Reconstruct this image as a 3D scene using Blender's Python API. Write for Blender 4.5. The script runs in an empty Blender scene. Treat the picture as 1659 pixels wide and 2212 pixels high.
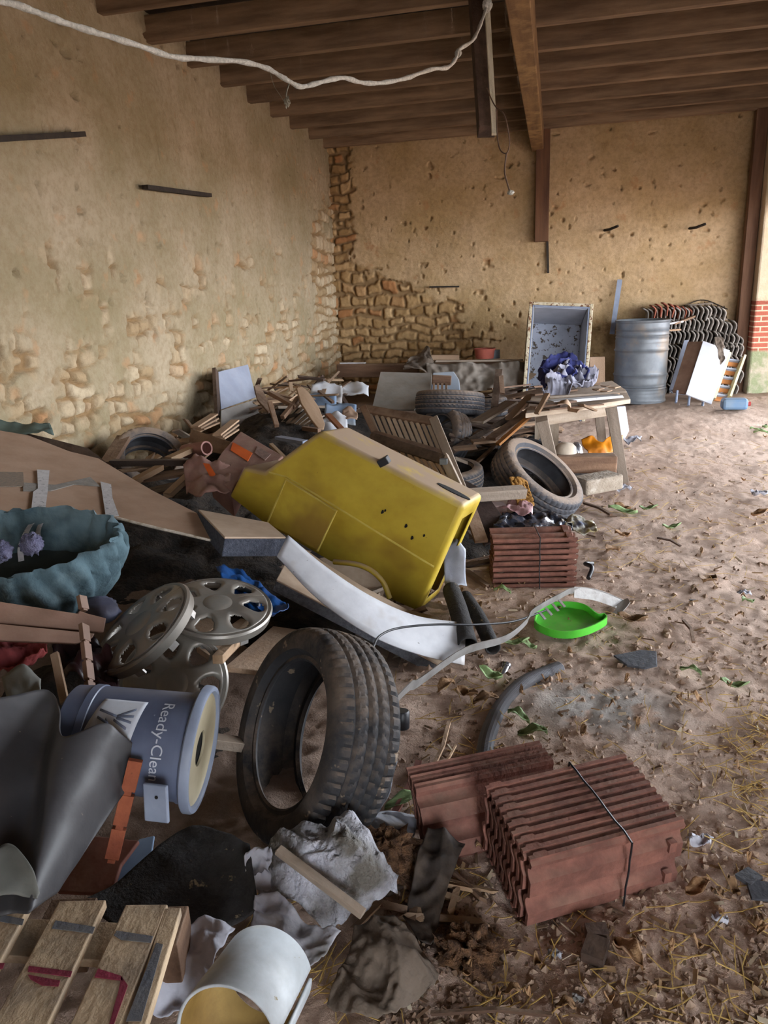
import bpy, math, random
import numpy as np
from mathutils import Vector, Matrix, noise
S = bpy.context.scene
COL = S.collection
rnd = random.Random(7)
PI = math.pi
# ---------------------------------------------------------------- camera
F, CX, CY, EYE = 1600.0, 829.5, 1106.0, 1.5
_n = lambda v: v / np.linalg.norm(v)
_Y = _n(np.array([370., 488., -F])); _Z = np.cross(np.array([1, .043, 0.]), _Y)
_Z = _n(_Z if _Z[1] > 0 else -_Z); _X = np.cross(_Y, _Z)
ROT = np.array([_X, _Y, _Z])
cam = bpy.data.cameras.new('camera'); camo = bpy.data.objects.new('camera', cam); COL.objects.link(camo)
cam.sensor_fit = 'VERTICAL'; cam.sensor_height = 36; cam.lens = 36 * F / 2212; cam.clip_start = .02
M4 = Matrix([list(ROT[0]) + [0], list(ROT[1]) + [0], list(ROT[2]) + [0], [0, 0, 0, 1]])
camo.matrix_world = Matrix.Translation((0, 0, EYE)) @ M4
S.camera = camo
# ---------------------------------------------------------------- daylight and exposure
S.view_settings.view_transform = 'Standard'; S.view_settings.look = 'None'
S.view_settings.gamma = 1; S.view_settings.use_curve_mapping = False
S.view_settings.exposure = 2.0
W = bpy.data.worlds.new('overcast_sky'); S.world = W; W.use_nodes = True
bg = W.node_tree.nodes['Background']; bg.inputs[0].default_value = (.86, .92, 1, 1); bg.inputs[1].default_value = 5.0
def portal(loc, rot, sx, sy):
    l = bpy.data.lights.new('daylight_portal', 'AREA'); l.shape = 'RECTANGLE'; l.size = sx; l.size_y = sy
    l.cycles.is_portal = True
    o = bpy.data.objects.new('daylight_portal', l); COL.objects.link(o); o.location = loc; o.rotation_euler = rot
portal((2.95, 6.3, 1.12), (0, PI / 2, 0), 2.3, 7.9)
portal((1.85, -2.4, 1.1), (-PI / 2, 0, 0), 1.8, 2.3)
# ---------------------------------------------------------------- helpers
def _ray(px, py):
    return ROT @ np.array([(px - CX) / F, -(py - CY) / F, -1.])
def P(px, py, d):
    "point seen at (px,py) at depth d"
    r = _ray(px, py) * d; return Vector((r[0], r[1], r[2] + EYE))
def G(px, py, z=0.):
    r = _ray(px, py); t = (z - EYE) / r[2]; return Vector((r[0] * t, r[1] * t, z))
def ON(px, py, O, N):
    r = Vector(_ray(px, py)); o = Vector((0, 0, EYE)); t = (O - o).dot(N) / r.dot(N); return o + r * t
def plane3(a, b, c):
    return a, (b - a).cross(c - a).normalized()
class MB:
    def __init__(s): s.v = []; s.f = []; s.l = []; s.uv = None
    def add(s, vs, fs, lc=None):
        b = len(s.v); vs = [Vector(v) for v in vs]; s.v += vs
        s.f += [tuple(i + b for i in f) for f in fs]
        s.l += [Vector(q) for q in (lc if lc is not None else vs)]; return s
    def bar(s, a, b, w=.05, t=.02, up=(0, 0, 1), roll=0, w2=None, jag=0):
        a = Vector(a); b = Vector(b); x = (b - a); L = x.length; x.normalize(); u = Vector(up)
        if abs(x.dot(u)) > .98: u = Vector((0, 1, 0))
        y = u.cross(x).normalized(); z = x.cross(y)
        if roll: q = Matrix.Rotation(roll, 3, x); y = q @ y; z = q @ z
        w2 = w if w2 is None else w2; o = Vector((rnd.uniform(0, 9), rnd.uniform(0, 9), rnd.uniform(0, 9)))
        vs = []; lc = []
        for e, (p, ww) in enumerate(((a, w), (b, w2))):
            for sy, sz in ((-1, -1), (1, -1), (1, 1), (-1, 1)):
                j = rnd.uniform(-jag, jag) if jag else 0
                vs.append(p + y * sy * ww / 2 + z * sz * t / 2 + x * j); lc.append(o + Vector((e * L, sy * ww / 2, sz * t / 2)))
        return s.add(vs, [(0, 3, 2, 1), (4, 5, 6, 7), (0, 1, 5, 4), (1, 2, 6, 5), (2, 3, 7, 6), (3, 0, 4, 7)], lc)
    def box(s, c, d, R=None):
        c = Vector(c); R = R or Matrix.Identity(3); h = [Vector((sx * d[0] / 2, sy * d[1] / 2, sz * d[2] / 2)) for sx in (-1, 1) for sy in (-1, 1) for sz in (-1, 1)]
        return s.add([c + R @ k for k in h], [(0, 1, 3, 2), (4, 6, 7, 5), (0, 4, 5, 1), (2, 3, 7, 6), (0, 2, 6, 4), (1, 5, 7, 3)], h)
    def prism(s, poly, vec, u=None):
        poly = [Vector(p) for p in poly]; vec = Vector(vec); n = len(poly)
        N = Vector((0, 0, 0))
        for i in range(n): N += (poly[i] - poly[0]).cross(poly[(i + 1) % n] - poly[0])
        if N.dot(vec) > 0: poly = poly[::-1]; N = -N
        N.normalize(); U = (u or (poly[1] - poly[0])).normalized(); V = N.cross(U)
        lc = [Vector(((p - poly[0]).dot(U), (p - poly[0]).dot(V), 0)) for p in poly]
        return s.add(poly + [p + vec for p in poly], [tuple(range(n)), tuple(range(2 * n - 1, n - 1, -1))] +
                     [(i, n + i, n + (i + 1) % n, (i + 1) % n) for i in range(n)], lc + [q + Vector((0, 0, vec.length)) for q in lc])
    def tube(s, pts, r, k=8, cap=True, flat=1.):
        pts = [Vector(p) for p in pts]; n = len(pts); rr = r if hasattr(r, '__len__') else [r] * n
        vs = []; lc = []; d = 0; t0 = (pts[1] - pts[0]).normalized(); u = t0.orthogonal().normalized()
        for i, p in enumerate(pts):
            t = (pts[min(i + 1, n - 1)] - pts[max(i - 1, 0)]).normalized()
            u = (u - t * u.dot(t)).normalized(); w = t.cross(u)
            if i: d += (p - pts[i - 1]).length
            for j in range(k):
                a = 2 * PI * j / k; vs.append(p + (u * math.cos(a) + w * math.sin(a) * flat) * rr[i]); lc.append(Vector((d, math.cos(a) * rr[i], math.sin(a) * rr[i])))
        fs = [(i * k + j, i * k + (j + 1) % k, (i + 1) * k + (j + 1) % k, (i + 1) * k + j) for i in range(n - 1) for j in range(k)]
        if cap: fs += [tuple(range(k))[::-1], tuple((n - 1) * k + j for j in range(k))]
        return s.add(vs, fs, lc)
    def lathe(s, prof, n=48, M=None, closed=False, a0=0, a1=2 * PI):
        "profile (r, h) round local Z"
        M = M or Matrix.Identity(4); m = len(prof); full = abs(a1 - a0 - 2 * PI) < 1e-6; nn = n if full else n + 1
        vs = []; lc = []
        for i in range(nn):
            a = a0 + (a1 - a0) * i / n
            for r, h in prof: q = Vector((r * math.cos(a), r * math.sin(a), h)); lc.append(q); vs.append(M @ q)
        fs = []
        for i in range(n):
            i2 = (i + 1) % nn
            for j in range(m if closed else m - 1):
                j2 = (j + 1) % m; fs.append((i * m + j, i2 * m + j, i2 * m + j2, i * m + j2))
        return s.add(vs, fs, lc)
    def grid(s, fn, nu, nv, wrapu=False):
        vs = []; lc = []
        for i in range(nu + 1):
            for j in range(nv + 1): q = Vector(fn(i / nu, j / nv)); vs.append(q); lc.append(Vector((i / nu, j / nv, 0)) if s.uv else q)
        k = nv + 1
        return s.add(vs, [(i * k + j, (i + 1) * k + j, (i + 1) * k + j + 1, i * k + j + 1) for i in range(nu) for j in range(nv)], lc)
    def xf(s, M):
        s.v = [M @ v for v in s.v]; return s
    def merge(s, o):
        return s.add(o.v, o.f, o.l)
def _attr(me, name, arr):
    a = me.attributes.new(name, 'FLOAT_VECTOR', 'POINT'); a.data.foreach_set('vector', np.asarray(arr, np.float32).ravel())
def obj(name, mb, m, parent=None, label=None, cat=None, group=None, kind=None, smooth=None, bev=0, sol=0, sub=0, local=False, disp=0, dscale=.1, top=False):
    vs = np.array([tuple(v) for v in mb.v]); c = (vs.min(0) + vs.max(0)) / 2
    if not parent: c[2] = vs[:, 2].min()
    if local: c = np.zeros(3)
    me = bpy.data.meshes.new(name); me.from_pydata((vs - c).tolist(), [], mb.f); me.update()
    _attr(me, 'lc', [tuple(v) for v in mb.l])
    me.materials.append(m); o = bpy.data.objects.new(name, me); COL.objects.link(o)
    if parent:
        o.parent = parent; o.location = Vector(c) - parent.location - (parent.parent.location if parent.parent else Vector())
    else: o.location = c
    if smooth: me.shade_smooth(); me.set_sharp_from_angle(angle=math.radians(smooth))
    if bev:
        b = o.modifiers.new('bevel', 'BEVEL'); b.width = bev; b.segments = 2; b.limit_method = 'ANGLE'; b.angle_limit = .6
    if sub: b = o.modifiers.new('sub', 'SUBSURF'); b.levels = b.render_levels = sub
    if disp:
        tx = bpy.data.textures.new(name, 'CLOUDS'); tx.noise_scale = dscale; tx.noise_depth = 3
        b = o.modifiers.new('disp', 'DISPLACE'); b.texture = tx; b.strength = disp; b.texture_coords = 'GLOBAL'; b.mid_level = .5
    if sol: b = o.modifiers.new('sol', 'SOLIDIFY'); b.thickness = sol; b.offset = 0
    tag(o, label, cat, group, kind); return o
def tag(o, label=None, cat=None, group=None, kind=None):
    if label: o['label'] = label
    if cat: o['category'] = cat
    if group: o['group'] = group
    if kind or (label and cat): o['kind'] = kind or 'thing'
    return o
def thing(name, label, cat, loc=(0, 0, 0), group=None):
    o = bpy.data.objects.new(name, None); COL.objects.link(o); o.location = loc; o.empty_display_size = .05
    return tag(o, label, cat, group)
LM = [(1150, 1215, 'the strapped tile stack'), (1240, 1345, 'the green tray'), (1375, 1425, 'the slate fragment'), (1150, 1490, 'the corrugated hose'), (1260, 1800, 'the clay tile bundle'), (1160, 1040, 'the leaning dusty tyre'), (1330, 1000, 'the right table leg'), (1090, 1445, 'the metal cylinder'), (1290, 1545, 'the grey ash patch'), (1380, 880, 'the steel drum'), (1590, 880, 'the jerrycan'), (1640, 1930, 'the dark plastic bit'), (1000, 1300, 'the dark pipes'), (850, 2080, 'the brown sack'), (1020, 2060, 'the brown fibre lump'),
      (510, 850, 'the pale grey panels'), (670, 880, 'the broken chair'), (710, 860, 'the white papers'), (870, 845, 'the grey board'), (860, 960, 'the slatted bench'), (970, 870, 'the flat-lying tyre'), (1075, 850, 'the upright dark splinter'), (1170, 880, 'the table corner'), (980, 930, 'the standing tyre'), (320, 985, 'the wall tyre'), (540, 980, 'the pink carton'), (440, 1040, 'the torn carton'), (870, 1565, 'the black cap'), (660, 1590, 'the big tyre'), (820, 1690, 'the cloudy film'), (1050, 1110, 'the leaning dark board'), (780, 1240, 'the bowed white board'), (930, 1300, 'the shell corner')]
def where(px, py, skip=0):
    l = sorted(LM, key=lambda m: (m[0] - px) ** 2 + (m[1] - py) ** 2 * 2)[skip]; dx, dy = px - l[0], py - l[1]; d = math.hypot(dx, dy)
    h = 'just ' if d < 60 else ('well ' if d > 170 else '')
    if abs(dx) > 2 * abs(dy): s = 'left of' if dx < 0 else 'right of'
    elif abs(dy) > 2 * abs(dx): s = 'beyond' if dy < 0 else 'in front of'
    else: s = ('behind-' if dy < 0 else 'before-') + ('left of' if dx < 0 else 'right of')
    return h + s + ' ' + l[2]
USED = set()
def uniq(lab, px, py):
    if lab in USED: lab = lab + ', near ' + sorted(LM, key=lambda m: (m[0] - px) ** 2 + (m[1] - py) ** 2 * 2)[1][2]
    if lab in USED: lab = lab.replace('dry leaf', 'curled leaf', 1).replace('lying flat,', 'flat-lying,').replace('sloping,', 'slanting,')
    if len(lab.replace('-', ' ').split()) > 16: lab = lab.replace('just ', '').replace('well ', '').replace(' lying flat,', '').replace('flat-lying,', '').replace(', near', ' near')
    if len(lab.replace('-', ' ').split()) > 16: lab = lab.split(' near ')[0] + ' close by'
    USED.add(lab); return lab
def copy_tree(o, parent=None):
    c = o.copy(); COL.objects.link(c); c.parent = parent
    for ch in [x for x in bpy.data.objects if x.parent == o]: copy_tree(ch, c)
    return c
def frame(c, z, x=None):
    "matrix with origin c, local Z along z"
    z = Vector(z).normalized(); x = Vector(x) if x is not None else z.orthogonal()
    x = (x - z * x.dot(z)).normalized(); y = z.cross(x)
    return Matrix.Translation(c) @ Matrix((x, y, z)).transposed().to_4x4()
def curve(pts, n=8):
    "smooth Catmull-Rom through points"
    p = [Vector(q) for q in pts]; p = [p[0] * 2 - p[1]] + p + [p[-1] * 2 - p[-2]]; out = []
    for i in range(1, len(p) - 2):
        for k in range(n):
            t = k / n; a, b, c, d = p[i - 1:i + 3]
            out.append(.5 * ((2 * b) + (c - a) * t + (2 * a - 5 * b + 4 * c - d) * t * t + (3 * b - a - 3 * c + d) * t ** 3))
    return out + [p[-2]]
def fb(x, y, z=0, s=1., o=3):
    v = 0; a = 1
    for k in range(o): v += a * noise.noise(Vector((x, y, z)) * s); s *= 2.1; a *= .5
    return v
# ---------------------------------------------------------------- materials
def lin(h):
    if isinstance(h, str):
        h = [int(h[i:i + 2], 16) / 255 for i in (0, 2, 4)]
    return tuple(((c / 12.92) if c <= .04045 else ((c + .055) / 1.055) ** 2.4) for c in h) + (1,)
class NT:
    def __init__(s, name):
        s.m = bpy.data.materials.new(name); s.m.use_nodes = True; s.t = s.m.node_tree; s.b = s.t.nodes['Principled BSDF']
    def n(s, k, **kw):
        x = s.t.nodes.new('ShaderNode' + k)
        for a, b in kw.items():
            if a.startswith('_'): setattr(x, a[1:], b)
            else: s.set(x, a, b)
        return x
    def set(s, x, a, b):
        i = x.inputs[int(a[1:])] if a[0] == 'i' and a[1:].isdigit() else x.inputs[a]
        if hasattr(b, 'links'): s.t.links.new(b, i)
        else: i.default_value = b
    def mix(s, f, a, b, mode='MIX'):
        x = s.n('Mix', _data_type='RGBA', _blend_type=mode); s.set(x, 'i0', f); s.set(x, 'i6', a); s.set(x, 'i7', b); return x.outputs[2]
    def ramp(s, f, lo, hi, a=0., b=1.):
        x = s.n('MapRange'); s.set(x, 'i0', f); s.set(x, 'i1', lo); s.set(x, 'i2', hi); s.set(x, 'i3', a); s.set(x, 'i4', b); return x.outputs[0]
    def noise(s, vec, sc, det=4, rough=.6):
        x = s.n('TexNoise', Vector=vec, Scale=sc, Detail=det, Roughness=rough); return x.outputs[0]
    def mul(s, a, b, op='MULTIPLY'):
        x = s.n('Math', _operation=op); s.set(x, 'i0', a); s.set(x, 'i1', b); return x.outputs[0]
    def lc(s, scale=(1, 1, 1)):
        a = s.n('Attribute', _attribute_name='lc').outputs['Vector']
        oi = s.n('ObjectInfo').outputs['Random']
        v = s.n('VectorMath', _operation='SCALE'); s.set(v, 'i0', (3.1, 7.7, 5.3)); s.set(v, 'Scale', oi)
        d = s.n('VectorMath', _operation='ADD'); s.set(d, 'i0', a); s.set(d, 'i1', v.outputs[0])
        mp = s.n('Mapping', Vector=d.outputs[0]); mp.inputs['Scale'].default_value = scale
        return mp.outputs[0]
    def bump(s, h, st, dist=.01):
        x = s.n('Bump', Height=h, Strength=st, Distance=dist); s.t.links.new(x.outputs[0], s.b.inputs['Normal'])
DUST = lin('9c8672')
MATS = {}
def mat(name, c1, c2=None, sc=12, rough=.8, bump=.2, metal=0, dust=0, stretch=(1, 1, 1), lo=.35, hi=.65, spots=None, spec=.4, var=0, trans=0, bdist=.01, c3=None, sheen=0):
    if name in MATS: return MATS[name]
    t = NT(name); c1 = lin(c1); c2 = lin(c2) if c2 else tuple(x * .7 for x in c1[:3]) + (1,)
    v = t.lc(stretch); nz = t.noise(v, sc, 5); col = t.mix(t.ramp(nz, lo, hi), c1, c2)
    if c3: col = t.mix(t.ramp(t.noise(t.lc(), sc * .35, 4), .52, .66), col, lin(c3))
    if spots:
        vo = t.noise(t.lc(), spots[1], 3, .7); col = t.mix(t.ramp(vo, spots[2], spots[2] + .04), col, lin(spots[0]))
    if var:
        r = t.n('ObjectInfo').outputs['Random']; h = t.n('HueSaturation', Color=col, Value=t.ramp(r, 0, 1, 1 - var, 1 + var)); col = h.outputs[0]
    if dust:
        g = t.n('NewGeometry').outputs['Normal']; z = t.n('SeparateXYZ', Vector=g).outputs[2]
        f = t.mul(t.ramp(z, .1, .9), t.ramp(t.noise(t.lc(), 9, 5, .7), .5 - dust * .4, .75 - dust * .35)); col = t.mix(t.mul(f, min(1, dust * 1.3)), col, DUST)
    t.set(t.b, 'Base Color', col); t.set(t.b, 'Roughness', rough); t.set(t.b, 'Metallic', metal); t.b.inputs['Specular IOR Level'].default_value = spec
    if trans: t.b.inputs['Transmission Weight'].default_value = trans
    if bump: t.bump(t.mul(nz, t.noise(t.lc(), sc * 4, 3), 'ADD'), bump, bdist)
    MATS[name] = t.m; return t.m
def wood(name, a, b, dust=.3, **k):
    return mat(name, a, b, sc=14, stretch=(.12, 1, 1), dust=dust, bump=.35, var=.25, **k)

def cv(x, y, z):
    "direction given along the view's right, up, back axes"
    return Vector(ROT @ np.array([x, y, z], float))
def on_poly(pts, pl): return [ON(x, y, *pl) for x, y in pts]
def slab(name, pts, pl, th, m, label=None, cat=None, parent=None, bev=.003, group=None, u=None, **k):
    "flat board: outline lying in plane pl, given a real thickness away from the viewer"
    q = on_poly(pts, pl); N = pl[1]; o = Vector((0, 0, EYE)) - pl[0]
    if N.dot(o) > 0: N = -N
    b = MB(); b.prism(q, N * th, u); return obj(name, b, m, parent, label, cat, group, bev=bev, **k)
def hz(z): return (Vector((0, 0, z)), Vector((0, 0, 1)))
def single(name, b, m, label, cat, **k): return obj(name, b, m, None, label, cat, **k)
# ---------------------------------------------------------------- large structure
WX, BY, CZ, RX = -2.97, 10.35, 3.34, 2.42
def vnoise(x, y, seed):
    xi = np.floor(x).astype(np.int64); yi = np.floor(y).astype(np.int64); u = x - xi; v = y - yi
    u = u * u * (3 - 2 * u); v = v * v * (3 - 2 * v)
    h = lambda a, b: hsh(a, b, seed)
    return (h(xi, yi) * (1 - u) + h(xi + 1, yi) * u) * (1 - v) + (h(xi, yi + 1) * (1 - u) + h(xi + 1, yi + 1) * u) * v
def hsh(a, b, seed):
    n = (a * 374761393 + b * 668265263 + seed * 974634777) & 0xffffffff
    n = ((n ^ (n >> 13)) * 1274126177) & 0xffffffff
    return ((n ^ (n >> 16)) & 0xffff) / 65535.0
def fbm(x, y, s, seed, o=4, g=.5):
    r = 0; a = 1; t = 0
    for k in range(o): r = r + a * vnoise(x * s, y * s, seed + k); t += a; a *= g; s *= 2.03
    return r / t
def masonry(u, z, hh, ww, seed, wob=.03):
    "rubble courses: returns (distance to joint, stone id random, second random)"
    u0 = u; u = u + (fbm(u, z, 4, seed + 50, 3) - .5) * wob * 3.5; z = z + (fbm(u0, z, 3, seed + 60, 3) - .5) * wob * 5.5
    r = z / hh + .5 * np.sin(z * 3.1 + seed); row = np.floor(r).astype(np.int64); fz = r - row
    w = ww * (.7 + .7 * hsh(row, row * 0, seed)); c = u / w + hsh(row, row * 0 + 7, seed) * 5
    ci = np.floor(c).astype(np.int64); fc = c - ci
    jl = (hsh(ci, row, seed + 1) - .5) * .5; jr = (hsh(ci + 1, row, seed + 1) - .5) * .5
    l = fc - jl; rr = 1 + jr - fc
    ci = np.where(l < 0, ci - 1, np.where(rr < 0, ci + 1, ci))
    dx = np.minimum(np.abs(l), np.abs(rr)) * w; dz = np.minimum(fz, 1 - fz) * hh * .92
    d = np.minimum(dx, dz) - .004 - .012 * np.clip(.03 - dx, 0, .03) / .03 * np.clip(.03 - dz, 0, .03) / .03 + (fbm(u, z, 26, seed + 9, 3) - .5) * .024 - (hsh(ci, row, seed + 6) > .9) * .02
    return d, hsh(ci, row, seed + 2), hsh(ci, row, seed + 3)
def wall_mesh(name, U, Z, axis, off, seed, expo, mtl, hh, ww, flip=False):
    u, z = np.meshgrid(U, Z, indexing='ij'); d, t, t2 = masonry(u, z, hh, ww, seed)
    e = expo(u, z)                                   # 0 plaster .. 1 bare stone
    st = np.clip(d / .022, 0, 1); st = st * st * (3 - 2 * st)
    bare = np.clip((e - .5 + (t2 - .5) * .35 + (fbm(u, z, 6, seed + 20) - .5) * .9) * 5, 0, 1)
    stone_h = st * (.028 + .03 * t2) + (fbm(u, z, 18, seed + 30, 3) - .5) * .02
    pl = .05 + (fbm(u, z, 3, seed + 40) - .5) * .035 + (fbm(u, z, 22, seed + 41, 3, .65) - .5) * .009
    hole = np.clip((fbm(u, z, 13, seed + 70, 2) - .80) * 12, 0, 1)
    h = pl * (1 - bare) + stone_h * bare - hole * .05 * (1 - bare)
    x = off + h * axis[1]
    if axis[0] == 'x': V = np.stack([x, u, z], -1)
    else: V = np.stack([u, x, z], -1)
    nu, nz = u.shape; idx = np.arange(nu * nz).reshape(nu, nz)
    q = np.stack([idx[:-1, :-1], idx[1:, :-1], idx[1:, 1:], idx[:-1, 1:]], -1).reshape(-1, 4)
    if flip: q = q[:, ::-1]
    me = bpy.data.meshes.new(name); me.vertices.add(nu * nz); me.vertices.foreach_set('co', V.reshape(-1).astype(np.float32))
    me.loops.add(q.size); me.loops.foreach_set('vertex_index', q.reshape(-1).astype(np.int32))
    me.polygons.add(len(q)); me.polygons.foreach_set('loop_start', np.arange(0, q.size, 4, dtype=np.int32))
    me.update(); me.validate(); me.shade_smooth()
    _attr(me, 'st', np.stack([bare, st, t], -1).reshape(-1, 3)); _attr(me, 'lc', V.reshape(-1, 3))
    me.materials.append(mtl); o = bpy.data.objects.new(name, me); COL.objects.link(o); tag(o, kind='structure'); return o
def wall_mat(name, pa, pb, sa, sb, s3):
    t = NT(name); at = t.n('Attribute', _attribute_name='st').outputs['Vector']; sp = t.n('SeparateXYZ', Vector=at)
    bare, st, tone = sp.outputs; v = t.n('Attribute', _attribute_name='lc').outputs['Vector']
    n1 = t.noise(v, 1.6, 6, .6); n2 = t.noise(v, 22, 6, .7); n3 = t.noise(v, 90, 3, .6)
    pl = t.mix(t.ramp(n1, .35, .65), lin(pa), lin(pb)); pl = t.mix(t.ramp(n2, .42, .85, 0, .7), pl, lin('7a6546')); 
    pl = t.mix(t.ramp(t.noise(v, 5, 3), .62, .72, 0, .5), pl, lin(s3))
    so = t.mix(tone, lin(sa), lin(sb)); so = t.mix(t.ramp(t.mul(tone, 7.3, 'MULTIPLY'), 0, 1), so, so)
    w = t.n('Math', _operation='FRACT'); t.set(w, 'i0', t.mul(tone, 9.7)); so = t.mix(t.ramp(w.outputs[0], .8, .95), so, lin(s3))
    so = t.mix(t.ramp(n2, .45, .85, 0, .6), so, lin('6e5a40'))
    so = t.mix(t.ramp(st, .1, .8), lin('8a7050'), so)
    col = t.mix(bare, pl, so); t.set(t.b, 'Base Color', col); t.set(t.b, 'Roughness', .95); t.b.inputs['Specular IOR Level'].default_value = .1
    t.bump(t.mul(n2, t.mul(n3, .4), 'ADD'), .7, .012); return t.m
mw1 = wall_mat('ochre_lime_plaster_over_rubble', 'ab9b82', '8f8265', 'beac90', 'a38b6a', 'b08660')
mw2 = wall_mat('ochre_plaster_back', 'bea27f', 'a88c64', 'bc9c72', '98784f', 'a4744c')
s01 = lambda x: np.clip(x, 0, 1)
def expo_left(y, z):
    low = s01(.80 - (z - .35) * .36)             # stones show towards the base
    far = s01((y - 8.9) * 1.4) * s01(1.25 - (z - 1.0) * .5)
    return np.maximum(low * .8, far * .9) + .12
def expo_back(x, z):
    a = s01((-1.0 - x) * .9 + .55) * s01((1.75 - z) * 2.2 + .1 + (-1.9 - x) * .9)
    b = s01((-2.55 - x) * 4); c = s01(.95 - z * .8) * s01(.2 - x)
    return np.maximum(np.maximum(a, b * .95), c)
wall_mesh('wall_left', np.arange(-2.6, BY + .08, .014), np.arange(-.1, 3.75, .014), ('x', 1), WX - .05, 3, expo_left, mw1, .13, .17)
wall_mesh('wall_back', np.arange(WX - .1, RX + .14, .013), np.arange(-.1, 3.75, .013), ('y', -1), BY + .05, 11, expo_back, mw2, .125, .19)
# ground
md = NT('dry_earth_floor')
v = md.n('Attribute', _attribute_name='lc').outputs['Vector']
n1 = md.noise(v, .9, 5, .6); n2 = md.noise(v, 28, 6, .75); n3 = md.noise(v, 120, 4, .7)
c = md.mix(md.ramp(n1, .35, .65), lin('d8bfae'), lin('c2a694')); c = md.mix(md.ramp(n2, .42, .7, 0, .6), c, lin('a68b78'))
c = md.mix(md.ramp(n3, .6, .72, 0, .6), c, lin('b8a591')); c = md.mix(md.ramp(n3, .25, .36, 0.5, 0), c, lin('66503f'))
at = md.n('Attribute', _attribute_name='st').outputs['Vector']; sp = md.n('SeparateXYZ', Vector=at)
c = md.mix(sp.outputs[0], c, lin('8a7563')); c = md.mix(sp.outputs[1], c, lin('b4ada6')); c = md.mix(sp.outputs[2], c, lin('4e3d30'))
md.set(md.b, 'Base Color', c); md.set(md.b, 'Roughness', .95); md.b.inputs['Specular IOR Level'].default_value = .15
md.bump(md.mul(n2, md.mul(n3, .6), 'ADD'), .8, .015)
def gz(x, y):
    x = np.asarray(x, float); y = np.asarray(y, float)
    h = (fbm(x, y, .7, 90, 3) - .5) * .10 + (fbm(x, y, 4, 91, 4, .6) - .5) * .03
    near = np.exp(-((y - 1.2) / 2.2) ** 2)
    h = h + (np.abs(fbm(x, y, 11, 92, 3, .6) - .5)) * -.028 * (.5 + near) + (np.abs(fbm(x, y, 27, 93, 3, .6) - .5)) * -.02
    left = 1 / (1 + np.exp((x + 1.15 + .12 * (y - 3) * 0) * 5))
    mound = left * (.10 + .16 * np.exp(-((x + 2.4) / .9) ** 2)) * np.clip((y - .9) / 1.2, 0, 1) * np.clip((9.6 - y) / 2, 0, 1) + .11 * np.clip((y - 7.6) / 1.4, 0, 1)
    return h + mound + .02
def ground():
    X = np.concatenate([np.arange(WX - .05, 2.6, .018), np.linspace(2.62, 30, 60)]); Yv = np.concatenate([np.linspace(-14, .55, 40), np.arange(.57, 4.6, .015), np.arange(4.6, 10.4, .03), np.linspace(10.5, 40, 40)])
    x, y = np.meshgrid(X, Yv, indexing='ij'); z = gz(x, y) * np.where(x > 3, .6, 1)
    g = G(1290, 1545); gr = np.exp(-(((x - g.x) / .26) ** 2 + ((y - g.y) / .17) ** 2)) * (fbm(x, y, 9, 95) > .42) * 1.3
    back_dk = s01((y - 8.1) * 1.2) * .6; left_shade = s01(1 / (1 + np.exp((x + .75) * 7))) * .7  # floor darker towards the back; on the left, shade under the rubbish coloured in
    V = np.stack([x, y, z], -1); nu, nv = x.shape; idx = np.arange(nu * nv).reshape(nu, nv)
    q = np.stack([idx[:-1, :-1], idx[1:, :-1], idx[1:, 1:], idx[:-1, 1:]], -1).reshape(-1, 4)
    me = bpy.data.meshes.new('floor'); me.vertices.add(nu * nv); me.vertices.foreach_set('co', V.reshape(-1).astype(np.float32))
    me.loops.add(q.size); me.loops.foreach_set('vertex_index', q.reshape(-1).astype(np.int32))
    me.polygons.add(len(q)); me.polygons.foreach_set('loop_start', np.arange(0, q.size, 4, dtype=np.int32)); me.update(); me.validate(); me.shade_smooth()
    _attr(me, 'st', np.stack([back_dk, s01(gr), left_shade], -1).reshape(-1, 3)); _attr(me, 'lc', V.reshape(-1, 3)); me.materials.append(md.m)
    o = bpy.data.objects.new('floor', me); COL.objects.link(o); tag(o, kind='structure')
ground()
# roof: planks, joists, girder
m_joist = mat('old_brown_joist_wood', '8e745a', '66503c', sc=14, stretch=(.12, 1, 1), bump=.3, var=.15)
m_plank = mat('dark_roof_boards', '3c2c20', '2a1f16', sc=10, stretch=(.1, 1, 1), bump=.3)
m_beam = mat('ochre_beam_wood', '8a6a44', '6a4d30', sc=12, stretch=(.1, 1, 1), bump=.35, c3='9c7c52')
b = MB()
for i in range(64):
    x = -3.3 + i * .2; b.bar((x, -2.7, 3.56), (x, 10.8, 3.56), .197, .03)
obj('ceiling', b, m_plank, kind='structure')
for i in range(20):
    y = 10.18 - i * .635; b = MB(); b.bar((-3.15, y, CZ + .09), (4.2, y + rnd.uniform(-.02, .02), CZ + .09), .075, .175)
    obj('trim_%d' % (i + 1), b, m_joist, kind='structure', bev=.004)
def atz(px, py, z):
    r = _ray(px, py); t = (z - EYE) / r[2]; return Vector((r[0] * t, r[1] * t, z))
ga = atz(1090, 0, 3.12); gb = atz(1146, 0, 3.12); gxm = (ga.x + gb.x) / 2 + .0
b = MB(); b.bar((gxm, -2.6, 3.24), (gxm, BY, 3.24), gb.x - ga.x, .24); obj('trim_30', b, m_beam, kind='structure', bev=.008)
# hewn post under the girder on the back wall
def ony(px, py, Y_): r = _ray(px, py); t = Y_ / r[1]; return Vector((r[0] * t, r[1] * t, r[2] * t + EYE))
b = MB(); b.bar(ony(1174, 270, BY - .09), ony(1170, 522, BY - .09), .17, .13, up=(0, 1, 0)); obj('trim_31', b, mat('brown_post_wood', '6e4c34', '4e3424', sc=12, stretch=(.1, 1, 1)), kind='structure', bev=.006)
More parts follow.
